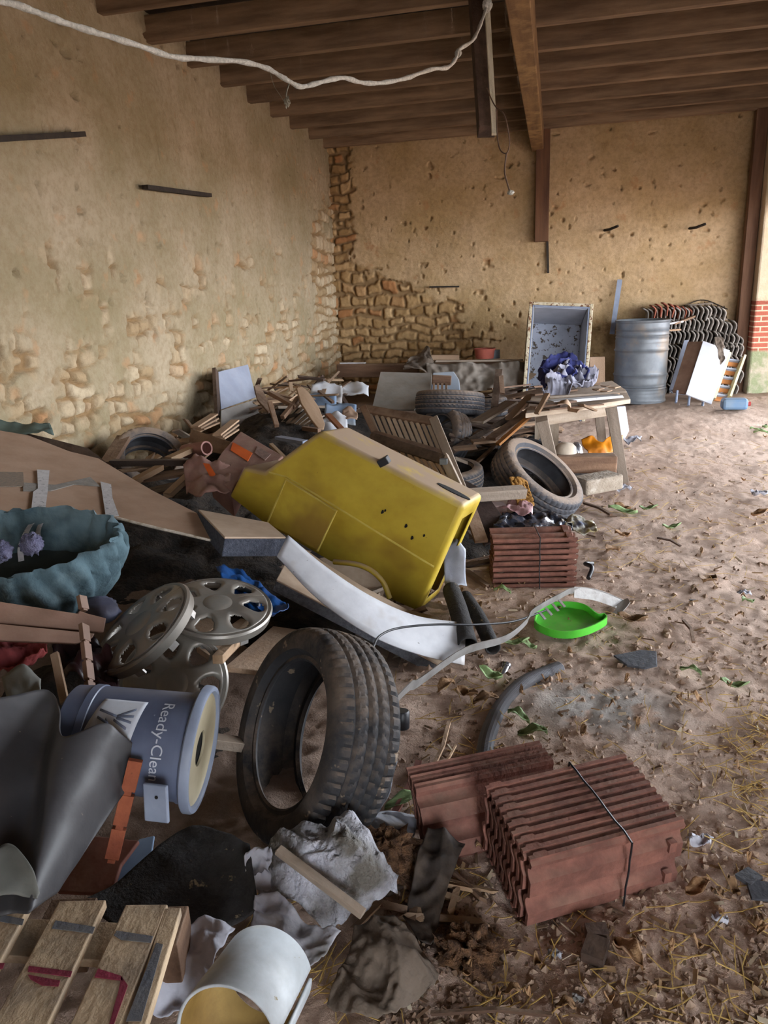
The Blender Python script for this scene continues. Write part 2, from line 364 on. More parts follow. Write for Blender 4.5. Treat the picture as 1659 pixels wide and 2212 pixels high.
# post and lintel along the open right side
m_post = mat('reddish_post_wood', '7a5a44', '5a3e2e', sc=12, stretch=(.1, 1, 1))
b = MB(); b.bar((RX - .15, BY - .16, -.1), (RX - .15, BY - .16, 3.35), .13, .13); obj('trim_32', b, m_post, kind='structure', bev=.006)
b = MB(); b.bar((2.75, -2.6, 2.85), (2.75, 10.6, 2.85), .2, 1.2); obj('trim_33', b, m_beam, kind='structure', bev=.01)
# brick and render pier outside the post
t = NT('pier_brick_bands'); v = t.n('Attribute', _attribute_name='lc').outputs['Vector']; z = t.n('SeparateXYZ', Vector=v).outputs[2]
br = t.n('TexBrick', Vector=t.n('Mapping', Vector=v, Rotation=(PI / 2, 0, 0)).outputs[0], Scale=1.); br.inputs['Color1'].default_value = lin('b0604c'); br.inputs['Color2'].default_value = lin('97503f'); br.inputs['Mortar'].default_value = lin('c9b49a')
for k_, v_ in (('Brick Width', .22), ('Row Height', .062), ('Mortar Size', .008)): br.inputs[k_].default_value = v_
up = t.mix(t.noise(v, 12, 5), lin('d8c7ae'), lin('b7a283')); lo_ = t.mix(t.ramp(t.noise(v, 7, 5), .4, .6), lin('b9ab98'), lin('8d9370'))
c = t.mix(t.ramp(t.mul(z, t.mul(t.noise(v, 6, 3), .1), 'ADD'), 1.27, 1.3), br.outputs[0], up); c = t.mix(t.ramp(z, .66, .63), c, lo_)
t.set(t.b, 'Base Color', c); t.set(t.b, 'Roughness', .9); t.bump(t.noise(v, 40, 5), .6)
b = MB(); b.box((2.69, 10.25, 1.7), (.7, .62, 3.6)); b.l = [Vector(q) for q in b.v]; obj('wall_pier', b, t.m, kind='structure', bev=.02)
# near gable end behind the viewer with a wide gate opening
m_out = mat('outer_render', 'b5a284', '9a8666', sc=6)
b = MB(); b.box((-1.1, -2.6, 1.7), (4.0, .3, 3.6)); b.box((1.8, -2.6, 2.9), (1.9, .3, 1.3)); obj('wall_front', b, m_out, kind='structure')
b = MB(); b.box((2.85, -.2, 1.7), (.3, 4.9, 3.6)); obj('wall_right', b, m_out, kind='structure')
b = MB(); b.bar((2.75, -2.6, -.1), (2.75, -2.6, 3.4), .25, .25); obj('trim_34', b, m_post, kind='structure')
# ---------------------------------------------------------------- object materials
rubber = mat('worn_tyre_rubber', '2f2f32', '232325', sc=10, rough=.75, bump=.25, dust=.35, spec=.3, spots=('7d6d5c', 16, .66))
rubber_d = mat('dusty_tyre_rubber', '4a4b50', '3a3a3e', sc=10, rough=.8, bump=.2, dust=.6, spec=.3)
clay = mat('red_clay_tile', '8d5e50', '6c463c', sc=16, rough=.85, bump=.25, dust=.25, var=.12, spots=('94766a', 30, .7))
yel = mat('dirty_yellow_plastic', 'c4aa3a', 'ac902a', sc=5, rough=.55, bump=.05, dust=.75, spec=.45, c3='94742c', spots=('6b4f1c', 34, .72))
beige = mat('beige_board_face', 'b9a48f', 'a08a75', sc=6, dust=.3, bump=.1)
foam = mat('grey_foam_core', '75777d', '5c5e64', sc=60, bump=.8, rough=.9)
white = mat('speckled_white_board', 'cfd0d4', 'bcbdc2', sc=8, rough=.5, bump=.05, spots=('4a443e', 42, .7), c3='b0aaa6')
card = mat('brown_cardboard', 'a48873', '937660', sc=5, rough=.85, bump=.1, dust=.2, c3='8a6e58')
teal = mat('faded_teal_fabric', '546a72', '3e525a', sc=9, rough=.95, bump=.4, c3='6e8288', dust=.1)
purple = mat('lilac_grey_wool', '6c6b82', '4f4e66', sc=30, rough=1, bump=.9)
brownboard = mat('brown_laminate', '77594a', '634838', sc=8, stretch=(.15, 1, 1), rough=.6, bump=.1, dust=.2)
pineedge = wood('pale_pine', 'b79a7c', '98795b')
greywood = wood('grey_weathered_wood', '9a8b7c', '786a5c', .4)
brownwood = wood('brown_old_wood', '7b5f4a', '573f30', .4)
darkwood = wood('dark_old_wood', '4f3d33', '372a22', .3)
oldwood = wood('dusty_tan_wood', 'a68a70', '866a52', .5)
pallet_m = wood('pallet_pine', 'bba588', '9a846a', .05, c3='857563')
grayp = mat('grey_blue_plastic', '5b6378', '4c5367', sc=6, rough=.4, bump=.03, spots=('8a8e96', 24, .7), c3='6a7288')
graypl = mat('light_grey_plastic', '8790a2', '727a8c', sc=6, rough=.45, bump=.03)
cream = mat('cream_plastic', 'b8ae94', '9f9478', sc=5, rough=.5, bump=.03)
hub = mat('silver_painted_plastic', '8b8780', '77726b', sc=6, rough=.38, metal=.35, bump=.05, dust=.25)
vinyl = mat('dark_grey_vinyl', '434244', '343336', sc=6, rough=.5, bump=.1, c3='5c5b5c', spots=('8c806c', 30, .72))
mat_black = mat('black_rubber_mat', '3a3838', '2b2929', sc=30, rough=.9, bump=.4, spots=('8a7a62', 26, .66))
red = mat('dark_red_cloth', '8c3a38', '6a2a2c', sc=8, rough=.95, bump=.4)
rust = mat('rusty_orange_metal', '9a5538', '7a3d28', sc=12, rough=.8, bump=.2, spots=('5a2c1e', 14, .6))
bluet = mat('pale_blue_panel', '8ea2bc', '7a8ea8', sc=4, rough=.4, bump=.05, c3='9a9c9c')
whitecloth = mat('dirty_white_cloth', 'c6c6d0', 'a4a4ae', sc=7, rough=.95, bump=.5, c3='6d6860')
silverb = mat('grey_white_sacking', 'c0c1cb', '92929a', sc=10, rough=.7, bump=.8, c3='5c5750', bdist=.02)
pvc = mat('stained_white_pvc', 'c4cace', 'a9adaf', sc=10, rough=.5, bump=.05, c3='b2a98c', spots=('8a7c5c', 34, .7))
kraft = mat('brown_grey_sack', '6f6256', '564a40', sc=7, rough=.95, bump=.6)
alu = mat('dull_aluminium', 'a3a19f', '86827e', sc=12, rough=.45, metal=.5, bump=.1, dust=.3)
chrome = mat('shiny_metal', 'b8bcc6', '80848e', sc=5, rough=.2, metal=.9, bump=0)
blackp = mat('black_plastic', '26262a', '1c1c20', sc=8, rough=.45, bump=.05)
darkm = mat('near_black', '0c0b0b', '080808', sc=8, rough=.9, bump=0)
hosem = mat('grey_hose_plastic', '85868c', '74757a', sc=6, rough=.5, bump=.02)
green = mat('bright_green_plastic', '5cc83c', '49b02e', sc=8, rough=.45, bump=.03, dust=.25)
slate = mat('dark_slate', '54555a', '43444a', sc=10, rough=.85, bump=.3)
leafg = mat('green_leaf', '93a878', '7a915f', sc=30, rough=.7, bump=.2, var=.2)
leafb = mat('dry_brown_leaf', '9c7a58', '7c5c3e', sc=30, rough=.8, bump=.3, var=.3)
orange = mat('orange_plastic', 'dd8a14', 'b86c10', sc=8, rough=.5, bump=.05, spots=('5c3a14', 18, .66))
otape = mat('orange_tape', 'd2622a', 'b85020', sc=6, rough=.5, bump=.05)
galv = mat('galvanised_drum_steel', '6e7276', '5c6064', sc=7, rough=.5, metal=.25, bump=.06, c3='7c7064', spots=('a8744a', 20, .7))
frz = mat('white_enamel', 'a9b0c0', '959cac', sc=4, rough=.4, bump=.03)
frzst = mat('mouldy_white_liner', 'a4abbc', '959cac', sc=5, rough=.45, bump=.05, spots=('4a4238', 16, .56))
rustrim = mat('rusted_cream_rim', 'c6bda6', 'a99a7c', sc=22, rough=.7, bump=.2, spots=('6b452c', 26, .54))
navy = mat('navy_blue_cloth', '3a3f78', '2a2d58', sc=8, rough=.95, bump=.3)
greycl = mat('pale_grey_cloth', '9a99a6', '7a7986', sc=8, rough=.95, bump=.3)
grytile = mat('old_grey_tile', '98918a', '766f68', sc=14, rough=.9, bump=.3, var=.3, dust=.15)
redtile = mat('old_red_tile', 'a4644e', '85493a', sc=14, rough=.9, bump=.3, var=.15)
stone = mat('pale_stone', 'a59888', '8a7c6c', sc=14, rough=.95, bump=.6, c3='b8ada0')
tarp = mat('dusty_grey_sheet', '857c72', '6c6258', sc=5, rough=.75, bump=.3, c3='978e84')
pinkp = mat('dusty_pink_carton', '8f6a60', '75524a', sc=6, rough=.85, bump=.15, dust=.35)
straw_m = mat('straw', 'c9a962', 'a8874a', sc=20, rough=.8, bump=0, var=0)
iron = mat('dark_iron', '33291f', '241d18', sc=14, rough=.8, bump=.3)
rope_m = mat('grey_white_rope', 'd2d0c6', 'aeaca2', sc=90, rough=.9, bump=.8, bdist=.004)
brt = mat('light_label', 'c2c6cf', 'a8adb6', sc=9, rough=.6, bump=0)
labelgrey = mat('label_print_grey', '62687a', '525868', sc=9, rough=.6, bump=0)
clearp = mat('cloudy_clear_plastic', 'b9bcc8', 'a4a7b4', sc=6, rough=.3, bump=.2, trans=.45)
jute = mat('orange_brown_fibre', 'b58440', '94662c', sc=60, rough=1, bump=1)
# ---------------------------------------------------------------- builders for repeated kinds
def tyre_mesh(R=.31, w=.20, r0=.2, n=180, kind=0):
    hw = w / 2; pr = []
    for i in range(23):
        h = -hw * .86 + 2 * hw * .86 * i / 22; pr.append((R - .012 * (h / hw) ** 2 - .006 * (abs(h) / hw) ** 6, h, 1))
    side = [(R - .022, hw * .97, 0), (R - .045, hw * 1.04, 0), (R - .075, hw * 1.02, 0), (r0 + .022, hw * .86, 0), (r0 + .017, hw * .80, 0), (r0 + .006, hw * .82, 0), (r0, hw * .76, 0), (r0 + .008, hw * .66, 0), (r0 + .03, hw * .72, 0), (R - .055, hw * .86, 0), (R - .028, hw * .6, 0)]
    prof = pr + side + [(r, -h, t) for r, h, t in side[::-1]]
    vs = []; lc = []; fs = []; m = len(prof)
    for i in range(n):
        a = 2 * PI * i / n
        for r, h, t in prof:
            if t:
                q = h / hw; g = 0
                for c in (-.55, -.18, .18, .55):
                    if abs(q - c) < .045: g = 1
                if kind == 0:
                    if abs(q) > .55 and (i % 4 == 0): g = max(g, .8)
                    if abs(q) < .55 and ((i + int(abs(q) * 10)) % 4 == 0) and int(abs(q) * 22) % 3: g = max(g, .7)
                else:
                    if (i + int(q * 8)) % 3 == 0: g = max(g, .8)
                r = r - .008 * g
            vs.append(Vector((r * math.cos(a), r * math.sin(a), h))); lc.append(vs[-1])
        for j in range(m): fs.append((i * m + j, ((i + 1) % n) * m + j, ((i + 1) % n) * m + (j + 1) % m, i * m + (j + 1) % m))
    b = MB(); b.add(vs, fs, lc); return b
def tyre(c, n, label, R=.31, w=.2, r0=.2, k=180, m=None, kind=0, name='car_tyre', group='old tyres dumped in the barn', spin=0):
    b = tyre_mesh(R, w, r0, k, kind); M = frame(c, n)
    o = obj(name, b, m or rubber, None, label, 'tyre', group, smooth=32, local=True); o.matrix_world = M; return o
def tile_mesh(L=.42, Wd=.22):
    pf = [(-.5, .02), (-.46, .022), (-.43, .006), (-.26, .004), (-.21, .016), (-.16, .022), (-.10, .022), (-.05, .016), (0, .004), (.2, .004), (.25, .016), (.3, .022), (.34, .022), (.39, .008), (.44, .006), (.47, .014), (.5, .014)]
    th = .011; b = MB(); xs = [-L / 2, -L / 2 + .02, L / 2 - .05, L / 2 - .046, L / 2 - .016, L / 2 - .012, L / 2]; vs = []; lc = []
    for i, x in enumerate(xs):
        for y, z in pf:
            e = .006 if i in (3, 4) else 0; vs.append(Vector((x, y * Wd, max(z, .010) + e if e else z)))
        for y, z in pf[::-1]: vs.append(Vector((x, y * Wd, z - th)))
    k = 2 * len(pf); fs = [(i * k + j, (i + 1) * k + j, (i + 1) * k + (j + 1) % k, i * k + (j + 1) % k) for i in range(len(xs) - 1) for j in range(k)]
    fs += [tuple(range(k)), tuple(range((len(xs) - 1) * k, len(xs) * k))[::-1]]
    b.add(vs, fs, vs)
    b.box((-L / 2 + .035, -Wd * .25, -.008), (.02, .03, .014)); b.box((-L / 2 + .035, Wd * .2, -.008), (.02, .03, .014))
    return b
TILE = None
def roof_tile(M, label, group):
    global TILE
    if TILE is None:
        o = obj('roof_tile', tile_mesh(), clay, None, label, 'roof tile', group, smooth=35, local=True); TILE = o
    else:
        o = TILE.copy(); COL.objects.link(o); o['label'] = label; o['group'] = group
    o.matrix_world = M; return o
ORD = ['topmost', 'second from the top', 'third from the top', 'fourth from the top', 'fifth from the top', 'fifth from the bottom', 'fourth from the bottom', 'third from the bottom', 'second from the bottom', 'bottom']
def hubcap(c, n, label, R=.19, x=None, spokes=7):
    M = frame(c, n, x); t = thing('hubcap', label, 'hubcap', group='silver plastic hubcaps lying in the heap', loc=c)
    b = MB(); b.lathe([(R, -.012), (R + .003, 0), (R - .002, .008), (R - .014, .006), (R - .018, -.004), (R - .01, -.03), (R - .004, -.03)], 72, M, closed=True); obj('rim', b, hub, t, smooth=40, local=True)
    b = MB(); b.lathe([(.0, .026), (.03, .0255), (.05, .022), (.056, .018), (.058, .010), (.055, .004), (0, .004)], 40, M); obj('hub_cover', b, hub, t, smooth=40, local=True)
    n_a, n_r = spokes * 24, 22; vs = []; lc = []; fs = []; R1 = R - .014
    def hole(a, r):
        q = (a * spokes / (2 * PI)) % 1 - .5; w = abs(q) * 2 * PI / spokes * r; f = (r / R - .66) / .20
        return f * f + (w / (.030 + .012 * (r / R - .66) / .2)) ** 2
    for i in range(n_a + 1):
        a = 2 * PI * i / n_a
        for j in range(n_r + 1):
            r = .03 + (R1 - .03) * j / n_r; h = hole(a, r); z = .020 - .014 * (r / R) ** 2 - .012 * max(0, 1.7 - h) * (r > .07) + .006 * math.exp(-((r - .11) / .04) ** 2)
            p = Vector((r * math.cos(a), r * math.sin(a), z)); vs.append(M @ p); lc.append(p)
    for i in range(n_a):
        for j in range(n_r):
            a = 2 * PI * (i + .5) / n_a; r = .03 + (R1 - .03) * (j + .5) / n_r
            if hole(a, r) < 1: continue
            fs.append((i * (n_r + 1) + j, (i + 1) * (n_r + 1) + j, (i + 1) * (n_r + 1) + j + 1, i * (n_r + 1) + j + 1))
    b = MB(); b.add(vs, fs, lc); obj('wheel_face', b, hub, t, smooth=50, local=True, sol=.004)
    for i in range(8):
        a = 2 * PI * i / 8 + .2; b = MB(); b.box(M @ Vector(((R - .02) * math.cos(a), (R - .02) * math.sin(a), -.035)), (.008, .03, .04), M.to_3x3() @ Matrix.Rotation(a, 3, 'Z')); obj('clip', b, alu, t, local=True)
    return t
def ribbon(pts, wv, th, n=8):
    "strip swept along pts, width vector wv (one, or one per point)"
    p = curve(pts, n) if n > 1 else [Vector(q) for q in pts]; b = MB(); k = len(p); vs = []; lc = []; d = 0
    W_ = [Vector(w) for w in wv] if isinstance(wv, list) else None
    for i, q in enumerate(p):
        tt = (p[min(i + 1, k - 1)] - p[max(i - 1, 0)]).normalized()
        if W_: f = i / (k - 1) * (len(W_) - 1); a = min(int(f), len(W_) - 2); w = W_[a].lerp(W_[a + 1], f - a)
        else: w = Vector(wv)
        nn = tt.cross(w).normalized() * th / 2
        if i: d += (q - p[i - 1]).length
        for s1, s2 in ((-.5, -1), (.5, -1), (.5, 1), (-.5, 1)): vs.append(q + w * s1 + nn * s2); lc.append(Vector((d, s1 * w.length, s2 * th)))
    fs = [(i * 4 + j, i * 4 + (j + 1) % 4, (i + 1) * 4 + (j + 1) % 4, (i + 1) * 4 + j) for i in range(k - 1) for j in range(4)] + [(3, 2, 1, 0), tuple((k - 1) * 4 + j for j in range(4))]
    return b.add(vs, fs, lc)
def cloth(e0, e1, nu=40, nv=30, amp=.03, s=6, seed=0, sag=0, axis=(0, 0, 1), ridged=True):
    "crumpled sheet between two edge curves"
    e0 = [Vector(p) for p in e0]; e1 = [Vector(p) for p in e1]; A = Vector(axis)
    def at(e, t): f = t * (len(e) - 1); i = min(int(f), len(e) - 2); return e[i].lerp(e[i + 1], f - i)
    c0 = curve(e0, 8); c1 = curve(e1, 8)
    def fn(u, v):
        p = at(c0, u).lerp(at(c1, u), v); nz = 0; a = 1; q = p * s + Vector((seed * 7.1, 0, 0))
        for k in range(3):
            x = noise.noise(q); nz += a * ((1 - 2 * abs(x)) if ridged else x); a *= .45; q = q * 2.1 + Vector((3, 1, 2))
        j = noise.noise(p * s * 1.5 + Vector((9, seed, 0)))
        ed = .25 * amp
        return p + A * (nz * amp - sag * math.sin(u * PI) * math.sin(v * PI)) + Vector((j, -j, 0)) * ed * 1.5
    b = MB(); b.grid(fn, nu, nv); return b
def blob(c, d, seed=0, k=.3, s=3, nu=28, nv=16):
    c = Vector(c); b = MB(); vs = []
    def fn(u, v):
        a = 2 * PI * u; t = PI * v; q = Vector((math.cos(a) * math.sin(t), math.sin(a) * math.sin(t), math.cos(t)))
        r = 1 + k * fb(q.x + seed, q.y, q.z, s, 3); return c + Vector((q.x * d[0], q.y * d[1], q.z * d[2])) * r
    b.grid(fn, nu, nv); return b
# ---------------------------------------------------------------- tyres
tyre(P(612, 1580, 2.12) - cv(-.80, .276, .53) * .1, cv(-.80, .276, .53), 'big worn black tyre standing upright in the foreground beside the grey bucket', R=.312, w=.205, r0=.205, k=240, kind=0)
tyre(P(1160, 1037, 5.0), cv(.50, .66, .56), 'dusty black tyre leaning with its dark hole facing out, in front of the wooden table', R=.33, w=.2, r0=.22, m=rubber_d)
tyre(P(972, 872, 6.35), Vector((.03, .22, 1)), 'grey tyre lying flat on top of the others behind the slatted bench', R=.30, w=.19, m=rubber_d, kind=1, k=150)
tyre(P(955, 948, 6.2), cv(-.72, .25, .6), 'tyre standing on edge underneath the flat-lying tyre behind the slatted bench', R=.28, w=.18, r0=.18, m=rubber_d, k=120)
tyre(P(962, 1030, 5.6), Vector((.02, -.06, 1)), 'low flat-lying tyre between the slatted bench and the leaning dusty tyre', R=.29, w=.17, m=rubber_d, kind=1, k=150)
tyre(P(1035, 880, 6.95), Vector((-.05, .1, 1)), 'tyre half hidden behind the flat-lying one, next to the broken planks', R=.27, w=.17, m=rubber_d, k=120)
tyre(P(322, 1000, 4.95), cv(.42, .52, .74), 'tyre leaning at the left stone wall behind the cardboard sheet', R=.25, w=.19, r0=.165, m=rubber_d, k=120)
# lugged tractor tyre
b = tyre_mesh(.22, .14, .13, 96, 0); M = frame(P(1140, 985, 5.75), cv(.1, .85, .5))
for i in range(24):
    a = 2 * PI * i / 24; b.box(Vector((.222 * math.cos(a), .222 * math.sin(a), .03 * (-1) ** i)), (.04, .018, .075), Matrix.Rotation(a, 3, 'Z') @ Matrix.Rotation(.5 * (-1) ** i, 3, 'X'))
o = obj('lugged_tyre', b, blackp, None, 'small black tyre with thick lugs behind the leaning dusty tyre', 'tyre', smooth=32, local=True); o.matrix_world = M
# ---------------------------------------------------------------- clay tile stacks
gA, gB = G(1068, 1283), G(1244, 1279); u = (gB - gA).normalized(); vd = Vector((0, 0, 1)).cross(u)
for i in range(9):
    z = .0 + .0305 * (8 - i) + .012; c = (gA + gB) / 2 + vd * .11 + Vector((rnd.uniform(-.004, .004), 0, z)); c.z = z + .015
    roof_tile(Matrix.Translation(c) @ Matrix((u, vd, Vector((0, 0, 1)))).transposed().to_4x4(), 'red clay roof tile, %s in the strapped stack behind the green tray' % ORD[i if i < 5 else i + 1], 'roof tiles in the strapped stack behind the green tray')
def strap(c, a, b_, ha, hb, label):
    "closed loop round a rectangle centred c with half axes a, b"
    p = [c + a * ha + b_ * hb, c - a * ha + b_ * hb, c - a * ha - b_ * hb, c + a * ha - b_ * hb, c + a * ha + b_ * hb]
    q = []
    for i in range(4):
        for k in range(8): q.append(p[i].lerp(p[i + 1], k / 8) + Vector((rnd.uniform(-1, 1), rnd.uniform(-1, 1), rnd.uniform(-1, 1))) * .0015)
    q.append(q[0]); bb = MB(); bb.tube(q, .0028, 6); return obj('packing_strap', bb, blackp, None, label, 'strap', smooth=60)
strap((gA + gB) / 2 + u * .02 + vd * .11 + Vector((0, 0, .148)), vd, Vector((0, 0, 1)), .116, .153, 'black plastic strap round the tile stack behind the green tray')
# foreground stack, tiles on edge
A, B, C_, D_ = G(1046, 1700, .245), G(1352, 1632, .245), G(1442, 1775, .245), G(1085, 1875, .245)
u = ((B - A) + (C_ - D_)).normalized(); v = Vector((0, 0, 1)).cross(u); v = -v if v.dot(D_ - A) < 0 else v
lean = (Vector((0, 0, 1)) + v * .10).normalized(); v = (v - lean * v.dot(lean)).normalized()
base = (A + B) / 2; dep = ((D_ + C_) / 2 - (A + B) / 2).dot(v); NT_ = 10; pit = dep / NT_
PL = ['farthest', 'second', 'third', 'fourth', 'fifth', 'sixth', 'seventh', 'eighth', 'ninth', 'nearest']
for i in range(NT_):
    c = base + v * (pit * (i + .5)) - lean * .105 + u * rnd.uniform(-.004, .004)
    M = Matrix.Translation(c) @ Matrix((-u, lean, v if False else (-u).cross(lean))).transposed().to_4x4()
    roof_tile(M, 'brown clay tile on edge in the front strapped bundle, %s' % (PL[i] + (' to the viewer' if i in (0, 9) else ' counted from its far side')), 'roof tiles in the front strapped bundle')
strap(base + v * dep / 2 - lean * .105 + u * .045, v, lean, dep / 2 + .012, .113, 'black strap round the clay tile bundle in the foreground')
# neighbouring bundle seen behind it
u2 = (u + v * .04).normalized()
for i in range(3):
    c = G(1012, 1738, .10) + v * (.035 * i - .03) - u * .0; ln = (Vector((0, 0, 1)) - v * .85).normalized(); nn = (-u2).cross(ln).normalized()
    roof_tile(Matrix.Translation(c + u * .06) @ Matrix((-u2, ln, nn)).transposed().to_4x4(), 'clay tile leaning back at the left end of the front bundle, %s of three' % ('farthest', 'middle', 'nearest')[i], 'clay tiles leaning at the left of the front bundle')
# ---------------------------------------------------------------- yellow plastic body
pl = (P(900, 1318, 3.42), cv(.42, .19, -1).normalized())
N = pl[1]; N = N if N.dot(Vector((0, 0, EYE)) - pl[0]) < 0 else -N      # pointing away
yel2 = mat('yellow_edge_highlight', 'd0bc62', 'b39c40', sc=8, rough=.5, bump=.05, dust=.3)  # paler dusty yellow; highlight along the raised edges painted in
root = thing('vehicle_body_shell', 'dusty yellow moulded plastic body shell of a toy vehicle lying tipped on the boards', 'plastic shell', pl[0])
out = [(528, 1008), (572, 1018), (690, 932), (1003, 1092), (903, 1318), (840, 1290), (833, 1262), (815, 1238), (787, 1221), (757, 1214), (716, 1212), (640, 1168), (575, 1131), (497, 1070)]
q = on_poly(out, pl); TH = .31; w = N * TH; n = len(q)
b = MB(); vs = q + [p + w for p in q]
# sides: all rims except the open underside (indices 5..13 -> 13..)
fs = [tuple(range(n)), tuple(range(2 * n - 1, n - 1, -1))] + [(i, n + i, n + i + 1, i + 1) for i in (0, 1, 2)] + [(n - 1, 2 * n - 1, n, 0)]
# right end with a long slot
e0, e1, f0, f1 = q[3], q[4], q[3] + w, q[4] + w
L = lambda s_, t_: (e0.lerp(e1, t_)).lerp(f0.lerp(f1, t_), s_)
vs += [L(.2, .14), L(.8, .14), L(.8, .93), L(.2, .93)]; k = 2 * n
fs += [(3, n + 3, k + 1, k), (n + 3, n + 4, k + 2, k + 1), (n + 4, 4, k + 3, k + 2), (4, 3, k, k + 3)]
b.add(vs, fs, [Vector(((p - q[0]).dot(u), p.z, (p - q[0]).dot(N))) for p in vs])
o = obj('shell', b, yel, root, bev=.022, smooth=40, sol=.008)
o.modifiers['bevel'].segments = 4; o.modifiers['bevel'].angle_limit = .9
pf = (pl[0] - N * .011, pl[1])
slab('door_panel', [(577, 1131), (618, 1036), (727, 1104), (686, 1190)], pf, .014, yel, parent=root, bev=.005)
b = MB(); b.tube([p - N * .004 for p in on_poly([(582, 1020), (620, 1030), (728, 1095), (830, 1158), (938, 1224)], pl)], .005, 6); obj('moulded_ridge', b, yel2, root, smooth=60)
b = MB(); b.tube(on_poly([(577, 1131), (618, 1036), (727, 1104), (686, 1190)], (pl[0] - N * .012, pl[1])), .006, 6); obj('door_edge', b, yel2, root, smooth=60)
b = MB(); b.tube(curve([p - N * .004 for p in on_poly([(843, 1292), (829, 1258), (806, 1234), (780, 1221), (755, 1216), (722, 1213)], pl)], 5), .014, 8); obj('wheel_arch_lip', b, yel, root, smooth=60)
ed = on_poly([(826, 1000)], pl)[0] + N * .02
b = MB(); b.box(ed + Vector((0, 0, .005)), (.05, .05, .035), Matrix.Rotation(-.5, 3, 'Y')); obj('latch', b, blackp, root, 'black rubber latch', bev=.004)
tp = plane3(q[2], q[3], q[3] + w); hc = q[2].lerp(q[3], .88) + w * .35; uu = (q[3] - q[2]).normalized()
tn = uu.cross(N).normalized(); tn = tn if tn.z > 0 else -tn
b = MB(); pg = [hc + uu * .085 * math.cos(a) + N * .028 * math.sin(a) + tn * .0035 for a in [2 * PI * i / 20 for i in range(20)]]; b.prism(pg, tn * .004); obj('hand_hole', b, darkm, o, 'dark oval hand hole')
for hx, hy, hr in ((826, 1106, .006), (877, 1136, .006), (890, 1162, .006), (916, 1157, .004), (832, 1103, .004)):
    c = ON(hx, hy, *pf); b = MB(); a1 = (q[3] - q[4]).normalized(); a2 = a1.cross(N)
    b.prism([c + a1 * math.cos(t) * hr * 1.6 + a2 * math.sin(t) * hr * (1 + .3 * math.sin(3 * t)) - N * .002 for t in [i * PI / 5 for i in range(10)]], N * .004); obj('crack', b, darkm, o)
# ---------------------------------------------------------------- boards in front
pw = plane3(P(597, 1255, 3.0), P(948, 1437, 2.98), P(935, 1300, 3.55))
t_ = thing('insulated_panel', 'thick beige panel with grey foam core under the yellow shell', 'panel', pw[0])
slab('facing', [(597, 1252), (948, 1435), (1000, 1400), (945, 1332), (880, 1316), (780, 1264), (700, 1214), (640, 1172)], pw, .008, beige, parent=t_)
pw2 = (pw[0] - Vector((0, 0, .009)), pw[1]); slab('foam_core', [(597, 1256), (948, 1439), (1000, 1404), (945, 1336), (880, 1320), (780, 1268), (700, 1218), (640, 1176)], pw2, .045, foam, parent=t_)
e0 = [P(622, 1156, 3.05), P(700, 1222, 3.0), P(800, 1288, 2.98), P(900, 1331, 3.02), P(1006, 1346, 3.12)]
e1 = [P(598, 1202, 2.98), P(690, 1297, 2.88), P(800, 1372, 2.83), P(900, 1412, 2.86), P(1003, 1437, 2.93)]
b = cloth(e0, e1, 40, 6, amp=.0); o = obj('curved_board', b, white, None, 'bowed speckled white board propped against the yellow shell', 'board', smooth=60, sol=.005)
pb = (P(760, 1250, 3.66), cv(.2, .9, 1).normalized())
slab('particle_board', [(690, 1205), (760, 1195), (850, 1250), (870, 1300), (840, 1320), (760, 1280)], pb, .012, beige, 'beige sheet of board showing through the wheel arch of the yellow shell', 'board')
pk = plane3(P(425, 1100, 3.25), P(612, 1158, 3.1), P(485, 1160, 2.92))
t_ = thing('foam_backed_panel', 'beige topped block of grey foam beside the cardboard edge', 'panel', pk[0])
slab('facing', [(428, 1100), (580, 1128), (618, 1160), (485, 1160)], pk, .008, beige, parent=t_)
slab('foam_core', [(430, 1103), (582, 1131), (618, 1165), (485, 1164)], (pk[0] - Vector((0, 0, .009)), pk[1]), .075, mat('speckled_foam', '5b606e', '3f4350', sc=70, bump=1.), parent=t_)
# cable over the white board
b = MB(); b.tube(curve([P(805, 1400, 2.6), P(820, 1374, 2.7), P(860, 1357, 2.8), P(940, 1349, 2.9), P(1030, 1349, 3.0), P(1110, 1342, 3.15), P(1180, 1318, 3.3)], 10), .0045, 8)
single('cable', b, blackp, 'black cable arching over the bowed white board', 'cable', smooth=60)
# aluminium strip
W1 = cv(.12, .3, 0) * .13
b = ribbon([P(838, 1530, 2.62), P(885, 1483, 2.72), P(905, 1474, 2.76), P(1000, 1408, 2.9), P(1090, 1380, 3.0), P(1135, 1345, 3.05), P(1150, 1322, 3.08), P(1205, 1290, 3.2), P(1240, 1275, 3.3), P(1290, 1279, 3.45), P(1345, 1300, 3.55)],
           [cv(.1, .2, 0) * .22, cv(.05, .2, 0) * .17, cv(.05, .2, .0) * .15, cv(.05, .2, 0) * .14, cv(.05, .22, .05) * .12, cv(.1, .2, .05) * .1], .004, 6)
b.merge(ribbon([P(1240, 1279, 3.3), P(1290, 1287, 3.43), P(1345, 1308, 3.55)], cv(0, .25, .02) * .20, .003, 6))
b.merge(ribbon([P(1343, 1297, 3.55), P(1346, 1308, 3.5), P(1330, 1327, 3.45)], cv(.06, .02, .0), .003, 4))
for i in range(4): b.bar(P(1165 + i * 14, 1322 - i * 9, 3.1), P(1178 + i * 14, 1338 - i * 9, 3.08), .012, .004)
o = single('metal_trim', b, alu, 'long bent aluminium trim strip arching over the floor to the green tray', 'metal strip', smooth=40)
